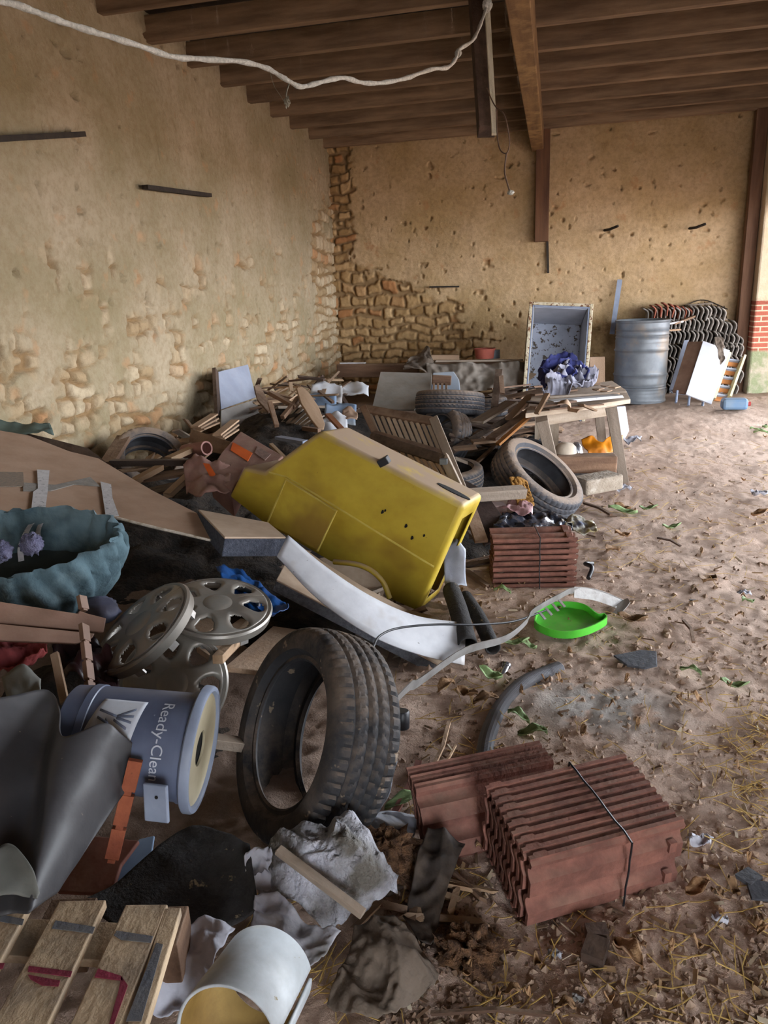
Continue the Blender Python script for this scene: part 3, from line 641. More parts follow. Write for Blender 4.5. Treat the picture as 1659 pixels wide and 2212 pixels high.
# green tray
gc = [(1155, 1353), (1165, 1362), (1195, 1374), (1235, 1376), (1275, 1366), (1308, 1348), (1305, 1338), (1290, 1338), (1262, 1318), (1225, 1312), (1180, 1316), (1160, 1332)]
t_ = thing('toy_tray', 'bright green moulded plastic tray lying on the earth under the metal strip', 'tray', G(1230, 1345, .02))
q = [G(x, y, .065) for x, y in gc]; b = MB(); b.prism(q, Vector((0, 0, -.008))); obj('tray_base', b, green, t_)
b = MB(); pp = curve(q + [q[0]], 4); b.merge(ribbon([p + Vector((0, 0, .012)) for p in pp], Vector((0, 0, .035)), .005, 1)); obj('tray_rim', b, green, t_, smooth=50)
# hose
pts = curve([P(1040, 1700, 2.34), P(1044, 1650, 2.42), P(1055, 1590, 2.55), P(1085, 1525, 2.72), P(1135, 1475, 2.85), P(1208, 1444, 2.97)], 40)
L_ = [0]
for i in range(1, len(pts)): L_.append(L_[-1] + (pts[i] - pts[i - 1]).length)
ns = int(L_[-1] / .0038); pp = []; j = 0
for i in range(ns + 1):
    s_ = L_[-1] * i / ns
    while j < len(L_) - 2 and L_[j + 1] < s_: j += 1
    pp.append(pts[j].lerp(pts[j + 1], (s_ - L_[j]) / max(1e-6, L_[j + 1] - L_[j])))
b = MB(); b.tube(pp, [.029 if i % 2 else .0262 for i in range(len(pp))], 16, cap=False)
b.tube([pp[-1], pp[-1] - (pp[-1] - pp[-6])], [.024, .024], 16, cap=False)
single('corrugated_hose', b, hosem, 'grey corrugated plastic hose curving over the bare earth', 'hose', sol=.003)
# bits on the floor
slab('slate_piece', [(1325, 1415), (1385, 1403), (1418, 1406), (1420, 1437), (1393, 1443), (1355, 1437)], hz(.055), .008, slate, 'flat dark slate fragment on the bare earth', 'slate')
b = MB(); a_, c_ = P(1083, 1462, 2.93), P(1100, 1425, 3.02); b.lathe([(.0, 0), (.016, 0), (.016, .06), (.019, .062), (.019, .075), (.016, .078), (.013, .083), (0, .083)], 24, frame(a_, c_ - a_))
single('metal_canister', b, chrome, 'small shiny metal cylinder near the end of the hose', 'canister', smooth=40)
b = MB(); a_ = P(868, 1572, 2.46); b.lathe([(.019, .002), (.024, 0), (.026, .003), (.026, .055), (.022, .06), (.0, .06)], 28, frame(a_, cv(0, .75, .1))); b.lathe([(.0, .03), (.02, .03), (.02, .002)], 28, frame(a_, cv(0, .75, .1)))
single('bottle_cap', b, blackp, 'black plastic cap on the earth beside the foreground tyre', 'cap', smooth=40)
for a_, c_, r_, lb in ((P(975, 1275, 3.45), P(1010, 1395, 3.0), .038, 'dark split pipe lying left of its pair behind the white board corner'), (P(1005, 1290, 3.5), P(1065, 1400, 3.05), .03, 'dark narrow pipe lying right of the split one behind the white board corner')):
    b = MB(); mid = a_.lerp(c_, .5) + Vector((0, 0, .02)); b.tube(curve([a_, mid, c_], 8), r_, 14, cap=False); single('dark_pipe', b, mat_black, lb, 'pipe', smooth=50, sol=.006)
# plank stub with fibre, boards by the tyre
b = MB(); b.bar(P(985, 1072, 4.25), P(1132, 1062, 4.38), .075, .06, up=(0, -.2, 1)); single('timber_beam', b, greywood, 'grey squared timber end with orange fibre hanging from it', 'timber', bev=.003)
b = cloth([P(1100, 1032, 4.5), P(1118, 1030, 4.52), P(1137, 1040, 4.55)], [P(1118, 1095, 4.42), P(1130, 1108, 4.4), P(1152, 1092, 4.45)], 24, 30, amp=.02, s=30, axis=tuple(cv(0, 0, 1))); single('fibre_clump', b, jute, 'tangled orange brown fibre draped over the grey timber end', 'fibre', smooth=80, sol=.01)
b = MB(); b.bar(P(1050, 1100, 4.4), P(1090, 1098, 4.42), .09, .06); single('pink_block', b, mat('pinkish_block', '9c8680', '86706a', sc=8), 'small pinkish block below the grey timber end', 'block', bev=.003)
pd = plane3(P(1000, 1030, 4.6), P(1108, 1150, 4.1), P(1045, 1175, 4.0))
slab('dark_board', [(1000, 1035), (1030, 1050), (1062, 1082), (1110, 1148), (1046, 1178), (1010, 1110)], pd, .012, mat('dark_stained_board', '3c2b24', '2a1e19', sc=10), 'dark brown thin board leaning beside the yellow shell end', 'board')
b = MB(); b.bar(P(1015, 1100, 4.05), P(1040, 1170, 3.85), .07, .02, up=(.3, -.8, .3)); single('plank', b, brownwood, 'short brown plank leaning between the yellow shell and the dark board', 'plank', bev=.002)
# black bag and sweet wrapper
b = cloth([P(1085, 1120, 4.3), P(1150, 1110, 4.45), P(1215, 1125, 4.45), P(1240, 1150, 4.2)], [P(1065, 1150, 4.05), P(1120, 1165, 4.0), P(1180, 1165, 4.0), P(1235, 1160, 4.05)], 50, 24, amp=.03, s=9, seed=2); single('bin_bag', b, mat('black_bin_bag', '3a3d48', '24262e', sc=5, rough=.25, bump=.5), 'crumpled black plastic bag behind the strapped tile stack', 'bag', smooth=80, sol=.002)
b = cloth([P(1100, 1085, 4.5), P(1130, 1085, 4.5), P(1150, 1105, 4.4)], [P(1080, 1110, 4.35), P(1115, 1115, 4.3), P(1150, 1118, 4.3)], 24, 16, amp=.03, s=12, seed=5); single('plastic_wrap', b, mat('pinkish_wrap', 'b09090', '94686a', sc=14, rough=.4), 'pinkish white crumpled wrapping by the orange brown fibre', 'wrapping', smooth=80, sol=.002)
b = cloth([P(1212, 1128, 4.35), P(1245, 1118, 4.4), P(1285, 1135, 4.3)], [P(1225, 1148, 4.2), P(1255, 1160, 4.15), P(1288, 1152, 4.15)], 24, 16, amp=.02, s=14, seed=8); single('sachet', b, mat('printed_sachet', 'b7b4ae', '8c7c4c', sc=22, rough=.35, c3='55607c'), 'shiny printed packet lying right of the black bag', 'packet', smooth=80, sol=.002)
# ---------------------------------------------------------------- cardboard sheet
pc = plane3(P(0, 1118, 2.78), P(440, 1162, 3.0), P(200, 985, 3.8))
t_ = thing('cardboard_sheet', 'large flattened brown cardboard sheet with tape, over the teal bed at the left', 'cardboard', pc[0])
sh_ = slab('sheet', [(-60, 1000), (-60, 1120), (0, 1118), (232, 1113), (455, 1166), (425, 1108), (330, 1060), (212, 990), (150, 975), (60, 940), (0, 930)], pc, .006, card, parent=t_, bev=0)
pu = (pc[0] + Vector((0, 0, .004)), pc[1])
slab('print', [(-60, 1018), (50, 1020), (52, 1050), (-60, 1052)], pu, .003, mat('grey_carton_print', '5f5a55', '8a7866', sc=60, stretch=(1, 14, 1), lo=.45, hi=.55), parent=sh_, bev=0)
slab('tape_smear', [(50, 1042), (120, 1047), (195, 1030), (216, 1050), (160, 1046), (110, 1060), (50, 1060)], pu, .003, mat('grey_tape', '87827c', '75706a', sc=20), parent=sh_, bev=0)
tape = mat('printed_parcel_tape', 'b4b5ba', 'a2a3a8', sc=40, rough=.35, bump=.1, spots=('6a6c74', 60, .6))
slab('tape', [(80, 1014), (107, 1016), (103, 1062), (96, 1114), (66, 1114), (72, 1062), (82, 1055)], (pc[0] + Vector((0, 0, .007)), pc[1]), .002, tape, parent=sh_, bev=0)
slab('tape', [(217, 1040), (240, 1046), (243, 1075), (257, 1114), (228, 1112), (222, 1072)], (pc[0] + Vector((0, 0, .007)), pc[1]), .002, tape, parent=sh_, bev=0)
b = ribbon([P(82, 1116, 2.76), P(62, 1140, 2.7), P(45, 1180, 2.62), P(46, 1212, 2.6)], cv(1, .2, 0) * .02, .0015); b.merge(ribbon([P(95, 1116, 2.76), P(82, 1150, 2.7), P(88, 1180, 2.66)], cv(1, .2, 0) * .018, .0015)); obj('loose_tape_ends', b, tape, t_)
b = cloth([P(-40, 930, 4.02), P(50, 925, 4.05), P(110, 930, 4.1)], [P(-40, 948, 3.9), P(60, 950, 3.95), P(120, 958, 3.95)], 20, 6, amp=.04, s=4)
single('green_sheet', b, mat('green_grey_sheet', '5c6a62', '485650', sc=6), 'dull green grey sheet edge poking up between the cardboard and the left wall', 'sheet', smooth=60, sol=.004)
b = MB(); b.tube([p - Vector((0, 0, .002)) for p in on_poly([(-60, 1120), (0, 1118), (232, 1113), (340, 1140), (455, 1166)], pc)], .006, 6); obj('torn_edge', b, mat('torn_paper_edge', 'cfc6b8', '9a8a74', sc=40), t_, 'pale torn edge')
slab('cardboard_flap', [(25, 928), (120, 950), (190, 968), (232, 1000), (150, 985), (60, 955)], (P(120, 960, 3.97), cv(0, .5, 1).normalized()), .005, darkwood, 'dark torn carton flap along the far edge of the cardboard sheet', 'cardboard', bev=0)
# ---------------------------------------------------------------- teal cushion basket
C0 = P(20, 1178, 2.55)
ax = cv(0, .84, .54).normalized(); ex = cv(1, .16, -.1); ex = (ex - ax * ex.dot(ax)).normalized(); ey = ax.cross(ex)
def bowl(u, v):
    a = 2 * PI * u; r = .36; wr = fb(math.cos(a) * 2, math.sin(a) * 2, v * 1.5, 2.2, 3) * .018 * (1.2 - abs(v - .3)) + .012 * math.sin(a * 26 + 6 * fb(a, v, 0, 1)) * min(1, v * 3)
    if v < .35: t = v / .35; rr = r - .10 + .10 * math.sin(t * PI / 2); h = -.16 + .18 * (1 - math.cos(t * PI / 2) * .4)  ; h = -.15 + .17 * t ** .6
    else: t = (v - .35) / .65; rr = r + .02 * math.sin(t * PI) - .10 * t * t; h = .02 - .26 * t
    p = C0 + ex * (math.cos(a) * (rr + wr)) + ey * (math.sin(a) * (rr + wr) * .58) + ax * h; return p
b = MB(); b.grid(bowl, 110, 30); o = single('pet_bed', b, teal, 'slumped teal padded fabric bed with a sunken middle under the cardboard sheet', 'cushion', smooth=80, sol=.012)
b = MB(); pg = [C0 + ex * math.cos(2 * PI * i / 40) * .27 + ey * math.sin(2 * PI * i / 40) * .15 - ax * .13 for i in range(40)]; b.prism(pg, -ax * .02); obj('inner_base', b, mat('dark_teal_lining', '3d4747', '2e3636', sc=6), o).location -= Vector((0, 0, 0))
for px, py, d, s_, lb in ((68, 1175, 2.45, .036, 'lilac grey woolly ball hanging under the tape ends'), (2, 1190, 2.4, .034, 'lilac grey woolly lump at the left picture edge inside the teal bed')):
    single('wool_ball', blob(P(px, py, d), (s_, s_, s_), seed=px, k=.35, s=4), purple, lb, 'wool', smooth=80)
b = blob(P(215, 1318, 2.5), (.07, .05, .05), 5, .2, 2); single('grey_bag', b, mat('grey_lilac_plastic', '5b5d70', '464858', sc=8, rough=.5), 'crumpled grey lilac bag behind the brown rack boards', 'bag', smooth=80)
# ---------------------------------------------------------------- brown slotted boards
pr = plane3(P(0, 1300, 2.15), P(228, 1335, 2.3), P(0, 1340, 2.13))
rk = thing('slotted_rack', 'brown laminate rack of slotted crossing boards standing in front of the teal bed', 'rack', pr[0])
slab('long_board', [(-40, 1293), (168, 1325), (172, 1318), (190, 1325), (230, 1335), (224, 1366), (-40, 1343)], pr, .016, brownboard, parent=rk)
pr2 = (pr[0] - pr[1] * .0 + cv(0, -.01, .05), pr[1])
slab('lower_board', [(-40, 1343), (205, 1368), (200, 1378), (165, 1390), (-40, 1382)], pr2, .016, brownboard, parent=rk)
def notched(nm, a, c, w, t, m, parent, up=(0, 0, 1), k=4, **kk):
    b = MB(); a = Vector(a); c = Vector(c)
    for i in range(k):
        p0 = a.lerp(c, i / k); p1 = a.lerp(c, (i + .88) / k); b.bar(p0, p1, w, t, up); b.bar(p1, a.lerp(c, (i + 1) / k), w * .55, t * .9, up)
    return obj(nm, b, m, parent, bev=.001, **kk)
notched('notched_upright', P(181, 1350, 2.12), P(198, 1518, 1.98), .03, .014, brownboard, rk, up=tuple(cv(.9, 0, .4)), k=4)
notched('notched_upright', P(176, 1288, 2.22), P(182, 1320, 2.2), .03, .014, brownboard, rk, up=tuple(cv(.9, 0, .4)), k=1)
b = MB(); b.bar(P(118, 1412, 2.05), P(140, 1518, 1.95), .022, .012, up=tuple(cv(0, .3, 1))); single('batten', b, oldwood, 'short pale batten slanting between the red cloth and the grey bucket', 'batten', bev=.001)
# rusty notched post on its board
pt_ = plane3(G(125, 1925, .17), G(230, 1930, .17), G(270, 1865, .19))
t_ = thing('bracket_board', 'small reddish brown board with an upright notched rusty post beside the grey vinyl sheet', 'bracket', pt_[0])
slab('base_board', [(122, 1925), (240, 1931), (262, 1866), (300, 1815), (200, 1805), (165, 1850)], pt_, .014, rust if 0 else mat('red_brown_board', '85564a', '6c4238', sc=6, dust=.2), parent=t_)
notched('notched_post', P(293, 1642, 1.70), P(240, 1862, 1.72), .032, .016, rust, t_, up=tuple(cv(.2, 0, 1)), k=3)
slab('pale_blue_tile', [(248, 1916), (318, 1913), (334, 1804), (300, 1812), (262, 1866)], hz(.16), .008, bluet, 'pale blue panel corner sticking out from the small reddish board', 'panel')
# red cloth
b = cloth([P(-30, 1392, 2.3), P(50, 1388, 2.32), P(115, 1400, 2.3)], [P(-30, 1465, 2.1), P(50, 1470, 2.1), P(100, 1458, 2.12)], 40, 24, amp=.05, s=8, seed=3); single('red_cloth', b, red, 'crumpled dark red cloth below the brown slotted rack', 'cloth', smooth=80, sol=.004)
b = cloth([P(120, 1420, 2.35), P(180, 1400, 2.4), P(240, 1430, 2.4)], [P(130, 1500, 2.2), P(190, 1500, 2.2), P(260, 1490, 2.2)], 30, 20, amp=.06, s=9, seed=13); single('dark_red_bag', b, mat('dark_maroon_bag', '3c2225', '221518', sc=7, rough=.4), 'dark maroon plastic bag behind the slotted upright', 'bag', smooth=80, sol=.003)
# grey vinyl sheet
def vin(u, v):
    "u across, v downwards; long stiff folds running down"
    top = curve([P(-60, 1520, 1.75), P(20, 1505, 1.78), P(85, 1490, 1.8), P(112, 1535, 1.72), P(150, 1590, 1.68), P(238, 1562, 1.72), P(262, 1590, 1.70), P(305, 1640, 1.74)], 8)
    bot = curve([P(-60, 1990, 1.34), P(-10, 1985, 1.36), P(30, 1975, 1.38), P(75, 1965, 1.40), P(95, 1950, 1.42), P(105, 1940, 1.44), P(118, 1930, 1.46), P(135, 1905, 1.50)], 8)
    f = u * (len(top) - 1); i = min(int(f), len(top) - 2); p = top[i].lerp(top[i + 1], f - i).lerp(bot[i].lerp(bot[i + 1], f - i), v)
    ph = .05 * math.sin(u * 9.5 + 1.5 + 1.6 * v) * (1 - .5 * v) + .02 * fb(p.x, p.y, p.z, 5, 2)
    return p + cv(0, .25, .95) * ph
b = MB(); b.grid(vin, 90, 60); single('vinyl_sheet', b, vinyl, 'stiff folded dark grey vinyl sheet with a torn top edge at the left picture edge', 'sheet', smooth=80, sol=.004)
b = cloth([P(-40, 1870, 1.42), P(20, 1830, 1.46), P(70, 1880, 1.42), P(85, 1930, 1.40)], [P(-40, 1950, 1.36), P(20, 1935, 1.38), P(55, 1938, 1.39), P(80, 1940, 1.39)], 24, 12, amp=.008, s=6); single('vinyl_flap', b, mat('grey_cloth_flap', '666660', '545450', sc=6), 'rounded grey flap curling over the pallet end at the left edge', 'cloth', smooth=80, sol=.003)
b = cloth([P(5, 1470, 1.98), P(50, 1445, 2.0), P(90, 1475, 1.98)], [P(20, 1530, 1.9), P(60, 1535, 1.9), P(88, 1500, 1.92)], 16, 10, amp=.01, s=8); single('grey_paper', b, mat('grey_paper', '7a7a74', '66665f', sc=5), 'crumpled grey paper sheet at the left above the vinyl sheet', 'paper', smooth=80, sol=.003)
# ---------------------------------------------------------------- hubcaps
hubcap(P(470, 1312, 2.62), cv(.12, .9, .42), 'silver hubcap lying nearly flat against the blue bag', .19, spokes=7)
hubcap(P(308, 1355, 2.38), cv(-.45, .62, .42), 'silver hubcap standing tilted on its edge, clips towards the viewer', .185, spokes=7)
hubcap(P(375, 1478, 2.42), cv(.06, .32, .94), 'dark shaded hubcap facing the viewer behind the grey bucket', .175, spokes=7)
b = cloth([P(470, 1255, 2.9), P(540, 1270, 2.95), P(610, 1320, 2.9)], [P(500, 1330, 2.7), P(560, 1350, 2.65), P(625, 1345, 2.75)], 30, 20, amp=.05, s=7); single('blue_bag', b, mat('blue_plastic_bag', '1f4f8c', '173a6c', sc=8, rough=.35), 'bright blue plastic bag in the dark hollow behind the hubcaps', 'bag', smooth=80, sol=.003)
# planks beneath the hubcaps
pp_ = plane3(P(480, 1445, 2.52), P(570, 1448, 2.55), P(640, 1365, 2.95))
for pts, lb in (([(485, 1440), (572, 1450), (660, 1362), (590, 1352)], 'wide dusty pallet plank beside the big foreground tyre'), ([(425, 1398), (475, 1432), (560, 1345), (520, 1335)], 'dusty plank left of the widest one, under the hubcaps'), ([(370, 1350), (415, 1390), (500, 1330), (470, 1310)], 'dusty plank under the tilted hubcap, hardly showing')):
    slab('plank', pts, pp_, .02, oldwood, lb, 'plank', group='planks under the hubcaps', u=cv(.7, .7, -1).normalized())
b = MB(); b.bar(P(470, 1425, 2.4), P(545, 1345, 2.8), .035, .03); single('batten', b, pineedge, 'narrow pinkish batten lying in the gap between the dusty planks', 'batten', bev=.002)
b = MB(); b.bar(P(460, 1600, 2.25), P(520, 1608, 2.3), .05, .03); single('batten', b, greywood, 'short grey batten end between the bucket lid and the big tyre', 'batten', bev=.002)
# ---------------------------------------------------------------- grey bucket
ba = P(150, 1582, 1.86); n_ = cv(.99, -.12, .0).normalized(); Mb = frame(ba, n_, cv(0, 1, 0))
t_ = thing('bucket', 'grey plastic bucket lying on its side with a pasted paper label', 'bucket', ba)
b = MB(); b.lathe([(.0, .0), (.11, .0), (.118, .006), (.122, .05), (.126, .052), (.126, .07), (.123, .072), (.132, .30), (.135, .30), (.135, .325)], 72, Mb); obj('body', b, grayp, t_, smooth=40)
b = MB(); b.lathe([(.128, .318), (.150, .318), (.155, .322), (.155, .338), (.152, .343), (.142, .343), (.138, .338), (.134, .328)], 72, Mb, closed=True); obj('lid_rim', b, graypl, t_, 'pale grey lid rim', smooth=35)
b = MB(); b.lathe([(.044, .331), (.13, .331), (.136, .335), (.136, .327), (.044, .325)], 64, Mb, closed=True); ld_ = obj('lid', b, cream, t_, 'cream lid disc', smooth=40)
b = MB(); b.lathe([(0, .322), (.044, .322), (.044, .325)], 40, Mb); obj('lid_opening', b, darkm, ld_, 'round dark hole in the lid')
lx = Mb @ Vector((-.055, .142, .290)); b = MB(); b.box(lx + cv(-.01, -.02, .03), (.085, .012, .055), Matrix((cv(.05, -1, 0), cv(-.1, 0, 1), n_)).transposed()); lg_ = obj('handle_lug', b, graypl, t_, 'light grey handle lug', bev=.003)
b = MB(); c_ = lx + cv(-.008, -.005, .038); b.lathe([(0, 0), (.004, 0)], 12, frame(c_, cv(-.1, 0, 1))); obj('lug_hole', b, darkm, lg_)
def onb(a, h, r=.0): rr = .1225 + (h - .05) * .04 + r; return Mb @ Vector((rr * math.cos(a), rr * math.sin(a), h))
# which angle faces the viewer
toc = Mb.to_3x3().inverted() @ cv(0, .25, 1); ac = math.atan2(toc.y, toc.x)
def patch(poly, r, nm, m, lb=None, n=10, par=None):
    "label outline given as (height, angle) on the bucket side"
    b = MB()
    hs = [p[0] for p in poly]
    b.grid(lambda u, v: onb(*( (lambda q: (q[1], q[0]))( [ (poly[0][k] * (1 - u) + poly[1][k] * u) * (1 - v) + (poly[3][k] * (1 - u) + poly[2][k] * u) * v for k in (0, 1)])), r), n, n)
    return obj(nm, b, m, par or t_, lb, smooth=60, sol=.0008)
sg = 1 if (onb(ac + .3, .2) - onb(ac, .2)).dot(cv(0, 1, 0)) > 0 else -1
pl_ = patch([(.075, ac + sg * .10), (.19, ac + sg * -.02), (.205, ac + sg * .85), (.10, ac + sg * .85)], .002, 'paper_label', brt, 'white pasted label with a grey picture of a hand')
for (h0, a0_, h1, a1_) in ((.10, .55, .145, .45), (.145, .45, .185, .62), (.145, .45, .185, .48), (.145, .42, .183, .36), (.14, .38, .175, .24), (.12, .38, .14, .2), (.10, .40, .13, .30)):
    patch([(h0, ac + sg * a0_), (h1, ac + sg * a1_), (h1, ac + sg * (a1_ + .045)), (h0, ac + sg * (a0_ + .05))], .0035, 'hand_print', labelgrey, n=3, par=pl_)
# lettering wrapped round the body
fc = bpy.data.curves.new('lettering', 'FONT'); fc.body = 'Ready-Clean'; fc.size = .038; fc.extrude = .0002; fo = bpy.data.objects.new('lettering', fc); COL.objects.link(fo)
dg = bpy.context.evaluated_depsgraph_get(); me = bpy.data.meshes.new_from_object(fo.evaluated_get(dg)); bpy.data.objects.remove(fo)
b = MB(); vs = [onb(ac + sg * (.88 - v.co.x / .13), .245 + v.co.y * 1.0, .0022 + v.co.z) for v in me.vertices]; b.add(vs, [tuple(p.vertices) for p in me.polygons]); obj('lettering', b, brt, t_, 'faded white lettering')
# ---------------------------------------------------------------- pallet
zp = .31; pal = thing('wooden_pallet', 'weathered wooden pallet with dark red paint marks at the bottom left corner', 'pallet', G(150, 2100, zp))
g0, g1 = G(180, 1952, zp), G(55, 2212, zp); dirp = (g0 - g1).normalized(); sidep = dirp.cross(Vector((0, 0, 1)))
def plk(pa, pb_, w, nm='top_plank', z=zp, lab=None, th=.02, jag=0, m=None):
    a = G(*pa, z); c = G(*pb_, z); b = MB(); b.bar(c - (a - c) * .35, a, w, th, jag=jag); return obj(nm, b, m or pallet_m, pal, lab, bev=.0025)
k1 = plk((180, 1953), (50, 2212), .098); k2 = plk((318, 1962), (212, 2212), .088); k3 = plk((375, 1968), (300, 2212), .034, jag=.004)
k0 = plk((30, 1938), (-60, 2100), .098)
sd = (G(395, 1990, zp) - G(60, 1975, zp)).normalized()
for (x, y) in ((120, 2035), (0, 2300)):
    a = G(x, y, zp - .035); b = MB(); b.bar(a - sd * .5, a + sd * .20, .09, .02); obj('cross_board', b, pallet_m, pal, bev=.002)
for (x, y) in ((350, 2040), (150, 2020), (230, 2260)):
    a = G(x, y, zp - .1); b = MB(); b.box(a, (.1, .1, .1), Matrix.Rotation(math.atan2(dirp.y, dirp.x), 3, 'Z')); obj('block', b, brownwood, pal, bev=.003)
mark = mat('dark_red_paint', '8a2c42', '6e2434', sc=20, rough=.9); mk2 = mat('grey_wear_stain', '5b5e66', '6d6a68', sc=20, rough=.9)
def mk(poly, m, nm='paint_mark'):
    x = sum(p[0] + (p[1] - 1960) * .45 for p in poly) / len(poly); slab(nm, poly, hz(zp + .0112), .0012, m, parent=k0 if x < 100 else k1 if x < 245 else k2 if x < 375 else k3, bev=0)
mk([(62, 2086), (156, 2098), (152, 2110), (60, 2098)], mark); mk([(60, 2105), (130, 2118), (126, 2130), (90, 2128), (66, 2115)], mark)
mk([(212, 2092), (262, 2108), (266, 2118), (204, 2110)], mark); mk([(262, 2108), (276, 2128), (246, 2212), (236, 2212), (256, 2140)], mark); mk([(0, 2080), (10, 2080), (6, 2092), (-4, 2092)], mark)
mk([(120, 1988), (205, 2002), (200, 2016), (112, 2005)], mk2, 'stain'); mk([(252, 2010), (330, 2022), (326, 2036), (262, 2030), (246, 2020)], mk2, 'stain'); mk([(0, 1975), (52, 1985), (48, 1998), (0, 1990)], mk2, 'stain'); mk([(338, 2036), (352, 2040), (305, 2205), (272, 2205)], mk2, 'stain')
# ---------------------------------------------------------------- dark mat, cloths, pipe
b = cloth([G(180, 1955, .17), G(250, 1915, .17), G(330, 1850, .18), G(420, 1790, .19), G(540, 1830, .19)], [G(330, 2075, .14), G(380, 2045, .15), G(430, 2030, .14), G(500, 2012, .14), G(558, 1965, .14)], 50, 30, amp=.012, s=5); single('rubber_mat', b, mat_black, 'black floor mat strewn with crumbs in front of the big tyre', 'mat', smooth=80, sol=.006)  # mat's far edge drawn out to supply the black of a shaded hollow
b = cloth([G(590, 1850, .16), G(670, 1822, .18), G(770, 1812, .2), G(820, 1870, .16), G(872, 1950, .1)], [G(560, 1960, .08), G(640, 1985, .08), G(700, 2010, .07), G(780, 2020, .06), G(866, 1975, .06)], 70, 50, amp=.05, s=7, seed=4, sag=-.06); single('woven_sack', b, silverb, 'crumpled grey white woven sack in front of the big tyre', 'sack', smooth=80, sol=.003)
b = MB(); b.bar(P(600, 1835, 1.75), P(785, 1975, 1.66), .022, .016); single('batten', b, greywood, 'thin grey stick lying across the grey white sack', 'stick', bev=.002)
b = cloth([G(530, 1880, .16), G(580, 1850, .17), G(600, 1900, .15)], [G(530, 1935, .13), G(560, 1945, .12), G(600, 1930, .12)], 24, 16, amp=.03, s=14, seed=9); single('white_rag', b, whitecloth, 'small twisted white rag between the mat and the sack', 'rag', smooth=80, sol=.002)
b = cloth([G(555, 1960, .14), G(600, 1950, .13), G(660, 2000, .12), G(740, 2040, .1)], [G(540, 2040, .08), G(600, 2060, .1), G(660, 2110, .1), G(700, 2100, .08)], 40, 24, amp=.03, s=8, seed=6); single('white_rag', b, whitecloth, 'white rag draped behind the stained white pipe', 'rag', smooth=80, sol=.002)
b = cloth([G(380, 2060, .16), G(440, 2030, .16), G(510, 2025, .16)], [G(330, 2215, .1), G(390, 2212, .1), G(470, 2130, .12)], 36, 30, amp=.04, s=7, seed=7); single('white_rag', b, whitecloth, 'white rag between the pallet and the stained white pipe', 'rag', smooth=80, sol=.002)
pa_, pb2 = P(578, 2098, 1.50), P(478, 2262, 1.30); Mp = frame(pa_, pb2 - pa_, cv(0, 0, -1))
b = MB(); LL = (pb2 - pa_).length * .90; toc = Mp.to_3x3().inverted() @ cv(1, .1, .35); ag = math.atan2(toc.y, toc.x)
b.lathe([(.092, 0), (.094, LL * .5), (.096, LL)], 60, Mp, a0=ag + .10, a1=ag + 2 * PI - .10); pp2 = thing('plastic_pipe', 'short wide stained white plastic pipe with a split side at the bottom edge', 'pipe', pa_); obj('pipe_wall', b, pvc, pp2, smooth=50, sol=.006)
b = MB(); b.lathe([(.088, .002), (.0902, LL * .5), (.0922, LL - .003)], 60, Mp, a0=ag + .12, a1=ag + 2 * PI - .12); obj('inner_face', b, mat('yellowed_pipe_inside', '9a7c40', '7c602e', sc=8), pp2, 'yellow brown inside of the pipe', smooth=50, sol=.001)
b = cloth([G(770, 2030, .07), G(840, 2000, .08), G(900, 2040, .07), G(945, 2110, .03)], [G(710, 2190, .03), G(780, 2225, .04), G(850, 2215, .04), G(930, 2150, .02)], 60, 44, amp=.03, s=9, seed=11, sag=-.02); single('paper_sack', b, kraft, 'crumpled brown grey sack on the ground right of the white pipe', 'sack', smooth=80, sol=.003)
b = cloth([G(925, 1800, .10), G(965, 1815, .09), G(1005, 1840, .06)], [G(870, 1990, .03), G(905, 2050, .02), G(930, 2060, .02)], 30, 50, amp=.025, s=7, seed=15); single('dark_sheet', b, mat('dark_brown_sheet', '3d342e', '2c2521', sc=6, rough=.7, dust=.2), 'dark crumpled sheet left of the clay tile bundle', 'sheet', smooth=80, sol=.003)
b = blob(G(1010, 2060, .02), (.07, .06, .05), 3, .6, 4, 40, 24); single('coconut_fibre', b, mat('brown_matted_fibre', '7c5a3e', '4c3424', sc=40, rough=1, bump=1), 'matted lump of brown fibre in front of the clay tile bundle', 'fibre', smooth=80)
b = blob(G(830, 1850, .06), (.09, .08, .06), 9, .5, 4, 40, 24); single('coconut_fibre', b, mat('brown_matted_fibre'), 'clump of brown fibre between the sack and the clay tiles', 'fibre', smooth=80) if 0 else single('fibre_lump', b, MATS['brown_matted_fibre'], 'clump of brown fibre between the sack and the clay tiles', 'fibre', smooth=80)
# clear plastics
b = cloth([P(800, 1600, 2.35), P(825, 1615, 2.3), P(858, 1640, 2.28)], [P(780, 1760, 2.15), P(800, 1785, 2.1), P(835, 1720, 2.15)], 12, 24, amp=.02, s=7, axis=tuple(cv(0, 0, 1))); single('plastic_film', b, clearp, 'stiff cloudy plastic film standing right of the big tyre', 'plastic film', smooth=40, sol=.001)
b = cloth([P(785, 1775, 2.12), P(820, 1755, 2.15), P(900, 1765, 2.15)], [P(790, 1800, 2.05), P(850, 1800, 2.05), P(880, 1850, 2.0)], 24, 12, amp=.03, s=10, axis=tuple(cv(0, .5, 1)), seed=2); single('plastic_cup', b, mat('milky_plastic', 'a9acb4', '8f929c', sc=6, rough=.3), 'milky crumpled plastic piece in front of the cloudy film', 'plastic piece', smooth=60, sol=.002)
b = cloth([P(835, 1500, 2.1), P(800, 1440, 2.2), P(842, 1490, 2.2)], [P(770, 1560, 1.97), P(795, 1545, 1.97), P(840, 1520, 2.05)], 10, 10, amp=.01, s=9)
